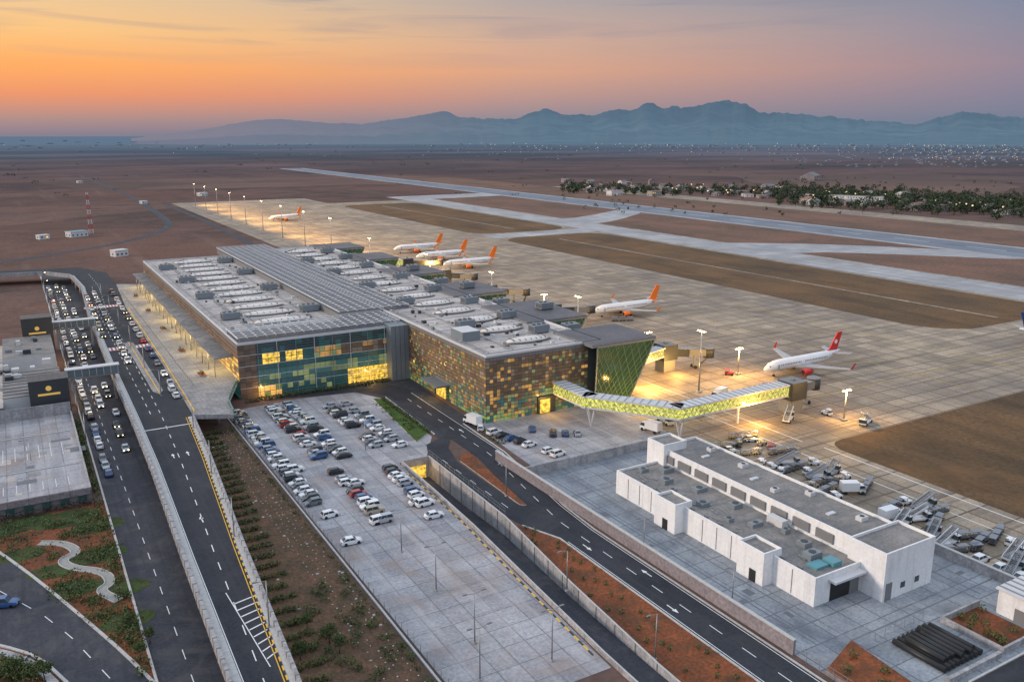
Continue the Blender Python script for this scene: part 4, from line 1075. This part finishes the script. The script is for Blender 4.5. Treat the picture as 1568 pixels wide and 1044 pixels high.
for i in range(110):
    px=U(-20,1600); py=U(236,300)
    if 200<px<700 and py>270: continue
    x,y=P(px,py); hh=U(2,4)*(1+(300-py)*.01)
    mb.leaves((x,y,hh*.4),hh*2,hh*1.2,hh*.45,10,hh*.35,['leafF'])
mb.build('distant_trees')
mb=MB()
for i in range(300):
    px=U(700,1600) if R()<.85 else U(0,700)
    py=207+abs(random.gauss(0,1))*9+10
    if R()<.2: px=random.gauss(980,110); 
    if R()<.4: px=random.gauss(1450,90); py=U(222,252)
    if R()<.06: px=random.gauss(400,30); py=U(213,226)
    if py>256: continue
    x,y=P(px,py); d=math.hypot(x,y)
    s=d*.00022*U(.5,1.3)
    mb.box(x-s,x+s,y-s,y+s,s*1.5+4,s*3+4,'citylt')
for i in range(50):
    px=U(880,1560);py=286+(px-880)*.055+U(-7,7);x,y=P(px,py); mb.box(x-.6,x+.6,y-.6,y+.6,7,8.2,'citylt')
mb.build('town_lights')
mb=MB()
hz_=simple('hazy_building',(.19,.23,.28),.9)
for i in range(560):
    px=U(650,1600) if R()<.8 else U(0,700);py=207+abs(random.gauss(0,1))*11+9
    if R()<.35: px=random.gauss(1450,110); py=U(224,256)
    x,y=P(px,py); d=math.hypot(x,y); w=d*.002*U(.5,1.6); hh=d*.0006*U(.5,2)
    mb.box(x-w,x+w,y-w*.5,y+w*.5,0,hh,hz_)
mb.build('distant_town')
# mountains
prof=[(200,206),(330,190),(390,180),(430,178),(500,184),(560,185),(620,177),(680,167),(700,175),(730,178),(790,178),(820,168),(837,163),(860,172),(905,173),(940,165),(965,166),(985,158),(1000,156),(1015,163),(1050,163),(1085,155),(1110,152),(1140,157),(1160,169),(1200,170),(1245,173),(1300,178),(1350,181),(1400,186),(1440,174),(1470,167),(1500,170),(1540,174),(1568,176),(1640,180),(1760,190),(1900,200)]
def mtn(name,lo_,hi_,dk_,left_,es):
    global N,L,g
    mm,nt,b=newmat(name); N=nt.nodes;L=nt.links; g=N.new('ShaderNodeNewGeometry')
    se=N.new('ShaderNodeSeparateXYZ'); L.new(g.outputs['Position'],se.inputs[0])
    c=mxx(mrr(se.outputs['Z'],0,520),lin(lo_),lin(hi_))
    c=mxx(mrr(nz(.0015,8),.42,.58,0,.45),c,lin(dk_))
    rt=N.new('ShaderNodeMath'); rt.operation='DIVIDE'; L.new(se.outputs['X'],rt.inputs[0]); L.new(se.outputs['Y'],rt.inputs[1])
    c=mxx(mrr(rt.outputs[0],.2,.62,.9,0),c,lin(left_))  # ridge colour fades to the sky-haze tint on the left
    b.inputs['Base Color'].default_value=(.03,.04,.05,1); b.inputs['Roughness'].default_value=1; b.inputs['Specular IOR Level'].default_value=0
    L.new(c,b.inputs['Emission Color']); b.inputs['Emission Strength'].default_value=es; mm.cycles.emission_sampling='NONE'  # air haze painted as emission; the slopes themselves give no light
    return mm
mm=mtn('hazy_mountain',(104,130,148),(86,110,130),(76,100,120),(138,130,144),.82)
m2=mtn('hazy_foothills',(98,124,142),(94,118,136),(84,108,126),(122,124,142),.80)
def hprof(px):
    for a,b_ in zip(prof,prof[1:]):
        if a[0]<=px<=b_[0]: return 207-(a[1]+(b_[1]-a[1])*(px-a[0])/(b_[0]-a[0]))
    return 0
def ridge(name,D,scale,nm,seed,mat):
    vs=[];fs=[]; nxs=560; rs=[.66,.72,.78,.84,.9,.95,1.0,1.08,1.2,1.35]
    hs=[0,.12,.28,.42,.62,.82,1.0,.8,.4,0]
    for i in range(nxs+1):
        px=200+1700*i/nxs; a=(px-784)/F
        th=math.atan2(a,cp+315.5/F*sp); X_=math.sin(th+AZ);Y_=math.cos(th+AZ)
        fade=max(0,min(1,(px-300)/400))
        hp=hprof(px)*scale+(mn.noise(Vector((px*.05,seed,3)))*2.6+mn.noise(Vector((px*.14,seed,9)))*1.8+mn.noise(Vector((px*.4,seed,9)))*.9)*nm*fade
        for k,(rr0,hh) in enumerate(zip(rs,hs)):
            rr=rr0*D; foot=mn.noise(Vector((px*.03,k*1.3,5+seed)))
            depth=D*math.cos(th)/(cp+315.5/F*sp)
            z=max(0,hp)*depth/F*1.04*hh*(1+(foot*.45 if hh<1 and k<6 else 0))
            vs.append((X_*rr,Y_*rr,z-2))
    n=len(rs)
    for i in range(nxs):
        for k in range(n-1): fs.append((i*n+k,(i+1)*n+k,(i+1)*n+k+1,i*n+k+1))
    me=bpy.data.meshes.new(name); me.from_pydata(vs,[],fs); me.materials.append(mat); me.update()
    for p in me.polygons: p.use_smooth=True
    o=bpy.data.objects.new(name,me); COL.objects.link(o)
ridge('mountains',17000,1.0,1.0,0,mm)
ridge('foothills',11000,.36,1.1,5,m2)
# ---------------------------------------------------------------- world
w=bpy.data.worlds.new('World'); scene.world=w; w.use_nodes=True; nt=w.node_tree;N=nt.nodes;L=nt.links
for x in list(N): N.remove(x)
out=N.new('ShaderNodeOutputWorld'); bg=N.new('ShaderNodeBackground'); bg2=N.new('ShaderNodeBackground'); add=N.new('ShaderNodeAddShader')
tc=N.new('ShaderNodeTexCoord'); sx=N.new('ShaderNodeSeparateXYZ'); L.new(tc.outputs['Generated'],sx.inputs[0])
def ramp(stops):
    r_=N.new('ShaderNodeValToRGB'); e=r_.color_ramp.elements
    e[0].position=stops[0][0]*2; e[0].color=stops[0][1]; e[1].position=stops[-1][0]*2 if stops[-1][0]*2<=1 else 1; e[1].color=stops[-1][1]
    for p_,c_ in stops[1:-1]: q=e.new(p_*2); q.color=c_
    m_=N.new('ShaderNodeMath');m_.operation='MULTIPLY';m_.inputs[1].default_value=2;m_.use_clamp=True; L.new(sx.outputs['Z'],m_.inputs[0]); L.new(m_.outputs[0],r_.inputs[0]); return r_.outputs[0]
AMB=(.85,.96,1.14,1)
left=ramp([(0,lin((128,122,142))),(.016,lin((172,136,134))),(.041,lin((236,144,100))),(.069,lin((255,168,88))),(.103,lin((250,194,122))),(.143,lin((230,196,152))),(.25,lin((205,190,185))),(.45,AMB)])
mid=ramp([(0,lin((112,128,148))),(.016,lin((136,132,148))),(.041,lin((184,144,138))),(.069,lin((218,160,130))),(.103,lin((208,168,146))),(.143,lin((178,164,160))),(.25,lin((180,182,192))),(.45,AMB)])
right=ramp([(0,lin((102,122,148))),(.016,lin((110,120,146))),(.041,lin((128,122,148))),(.069,lin((144,126,146))),(.103,lin((130,128,152))),(.143,lin((114,126,154))),(.25,lin((150,162,186))),(.45,AMB)])
dv=N.new('ShaderNodeCombineXYZ'); L.new(sx.outputs['X'],dv.inputs[0]); L.new(sx.outputs['Y'],dv.inputs[1])
nm=N.new('ShaderNodeVectorMath');nm.operation='NORMALIZE';L.new(dv.outputs[0],nm.inputs[0])
dp=N.new('ShaderNodeVectorMath');dp.operation='DOT_PRODUCT';L.new(nm.outputs[0],dp.inputs[0]); dp.inputs[1].default_value=(math.sin(math.radians(-15)),math.cos(math.radians(-15)),0)
s=dp.outputs['Value']
c1=mxx(mrr(s,.24,.70),right,mid); c2=mxx(mrr(s,.70,.96),c1,left)
mp=N.new('ShaderNodeMapping'); mp.inputs['Scale'].default_value=(2.0,2.0,30); mp.inputs['Location'].default_value=(.3,1.1,0); L.new(tc.outputs['Generated'],mp.inputs['Vector'])
cn=N.new('ShaderNodeTexNoise');cn.inputs['Scale'].default_value=2.0;cn.inputs['Detail'].default_value=8; cn.inputs['Distortion'].default_value=.7; L.new(mp.outputs['Vector'],cn.inputs['Vector'])
cf_=mxx(mrr(sx.outputs['Z'],.06,.135),(0,0,0),mrr(cn.outputs['Fac'],.5,.66,0,.75))
c3=mxx(cf_,c2,mxx(.6,c2,(.24,.23,.30)))
L.new(c3,bg.inputs[0]); bg.inputs[1].default_value=1.0
sk=N.new('ShaderNodeTexSky'); sk.sky_type='NISHITA'; sk.sun_disc=False; sk.sun_elevation=math.radians(12); sk.sun_rotation=math.radians(-60)
L.new(sk.outputs[0],bg2.inputs[0]); bg2.inputs[1].default_value=.01
L.new(bg.outputs[0],add.inputs[0]);L.new(bg2.outputs[0],add.inputs[1]);L.new(add.outputs[0],out.inputs[0])
sl=bpy.data.lights.new('sun','SUN'); sl.energy=2.0; sl.angle=math.radians(8); sl.color=(1,.82,.66)
so=bpy.data.objects.new('sun',sl); COL.objects.link(so)
el=math.radians(14); az=math.radians(-66)
dvec=Vector((math.sin(az)*math.cos(el),math.cos(az)*math.cos(el),math.sin(el)))
so.rotation_euler=dvec.to_track_quat('Z','Y').to_euler(); so.location=(0,0,200)
# camera
cam=bpy.data.cameras.new('camera'); co=bpy.data.objects.new('camera',cam); COL.objects.link(co)
cam.sensor_width=36; cam.lens=F/1568*36; cam.clip_start=1; cam.clip_end=90000
co.location=(0,0,CAMH); co.rotation_euler=(math.pi/2-PITCH,0,-AZ)
scene.camera=co
scene.view_settings.view_transform='Standard'; scene.view_settings.look='None'; scene.view_settings.exposure=0
print('objects',len(bpy.data.objects))
